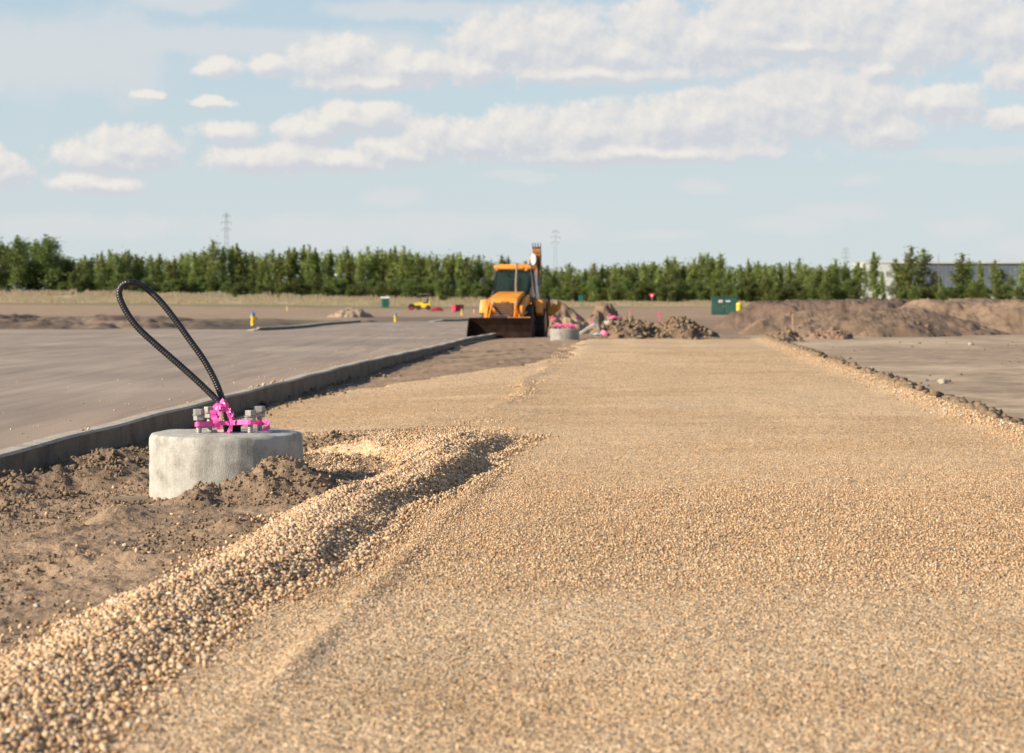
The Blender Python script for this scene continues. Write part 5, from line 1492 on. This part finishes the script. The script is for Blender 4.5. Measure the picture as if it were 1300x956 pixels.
sh = N(nt, 'ShaderNodeVectorMath', operation='ADD'); L(nt, PV, sh.inputs[0]); sh.inputs[1].default_value = (-.07, .10, 0)
c1 = cf(sh.outputs[0])
a1 = N(nt, 'ShaderNodeMapRange', interpolation_type='SMOOTHSTEP'); L(nt, c0.outputs[0], a1.inputs[0]); a1.inputs[1].default_value = .0; a1.inputs[2].default_value = .52
a2 = N(nt, 'ShaderNodeMapRange', interpolation_type='SMOOTHSTEP'); L(nt, c0.outputs[1], a2.inputs[0]); a2.inputs[1].default_value = .0; a2.inputs[2].default_value = .8; a2.inputs[4].default_value = .72
lit = N(nt, 'ShaderNodeMapRange'); L(nt, mth('SUBTRACT', c0.outputs[0], c1.outputs[0]), lit.inputs[0]); lit.inputs[1].default_value = -.30; lit.inputs[2].default_value = .46
# clouds elsewhere in the sky
gv = N(nt, 'ShaderNodeMapping'); gv.inputs['Scale'].default_value = (2.2, 2.2, 7); L(nt, gen, gv.inputs[0])
gn = noise(nt, 1.4, 7, .6, gv.outputs[0])
g1 = N(nt, 'ShaderNodeMapRange', interpolation_type='SMOOTHSTEP'); L(nt, gn.outputs[0], g1.inputs[0]); g1.inputs[1].default_value = .5; g1.inputs[2].default_value = .7
absaz = mth('ABSOLUTE', az)
om = N(nt, 'ShaderNodeMapRange', interpolation_type='SMOOTHSTEP'); L(nt, absaz, om.inputs[0]); om.inputs[1].default_value = 7.2; om.inputs[2].default_value = 10
om2 = N(nt, 'ShaderNodeMapRange', interpolation_type='SMOOTHSTEP'); L(nt, el, om2.inputs[0]); om2.inputs[1].default_value = 4.3; om2.inputs[2].default_value = 6.5
gmask = mth('MULTIPLY', g1.outputs[0], mth('MAXIMUM', om.outputs[0], om2.outputs[0]))
SK = .105
skyc = mix(nt, 1, sky.outputs[0], (1.0, 1.0, 1.0), 'MULTIPLY')
CL_LIT, CL_SH = tuple(x / SK for x in (.585, .555, .52)), tuple(x / SK for x in (.43, .445, .475))
ccol = mix(nt, lit.outputs[0], CL_SH, CL_LIT)
haz = tuple(x / SK for x in (.475, .485, .495))
# thin high veil of cirrus, denser towards the horizon
vm = N(nt, 'ShaderNodeMapRange', interpolation_type='SMOOTHSTEP'); L(nt, el, vm.inputs[0]); vm.inputs[1].default_value = 0; vm.inputs[2].default_value = 4.5; vm.inputs[3].default_value = .93; vm.inputs[4].default_value = .72
v2m = N(nt, 'ShaderNodeMapRange', interpolation_type='SMOOTHSTEP'); L(nt, el, v2m.inputs[0]); v2m.inputs[1].default_value = 6; v2m.inputs[2].default_value = 14; v2m.inputs[3].default_value = 1; v2m.inputs[4].default_value = .0
vr = N(nt, 'ShaderNodeMapRange'); L(nt, el, vr.inputs[0]); vr.inputs[1].default_value = 0; vr.inputs[2].default_value = 4.5
veil = mix(nt, vr.outputs[0], tuple(x / SK for x in (.435, .48, .495)), tuple(x / SK for x in (.325, .41, .475)))
c = mix(nt, mth('MULTIPLY', vm.outputs[0], v2m.outputs[0]), skyc, veil)
c = mix(nt, a2.outputs[0], c, haz)
am = N(nt, 'ShaderNodeMath', operation='MULTIPLY'); L(nt, a1.outputs[0], am.inputs[0]); am.inputs[1].default_value = .93
c = mix(nt, am.outputs[0], c, ccol)
c = mix(nt, mth('MULTIPLY', gmask, .32), c, haz)
L(nt, c, bg.inputs[0]); bg.inputs[1].default_value = SK
w.cycles.sampling_method = 'MANUAL'; w.cycles.sample_map_resolution = 512
scene.view_settings.view_transform = 'Standard'; scene.view_settings.look = 'None'
scene.view_settings.exposure = .58; scene.view_settings.gamma = 1
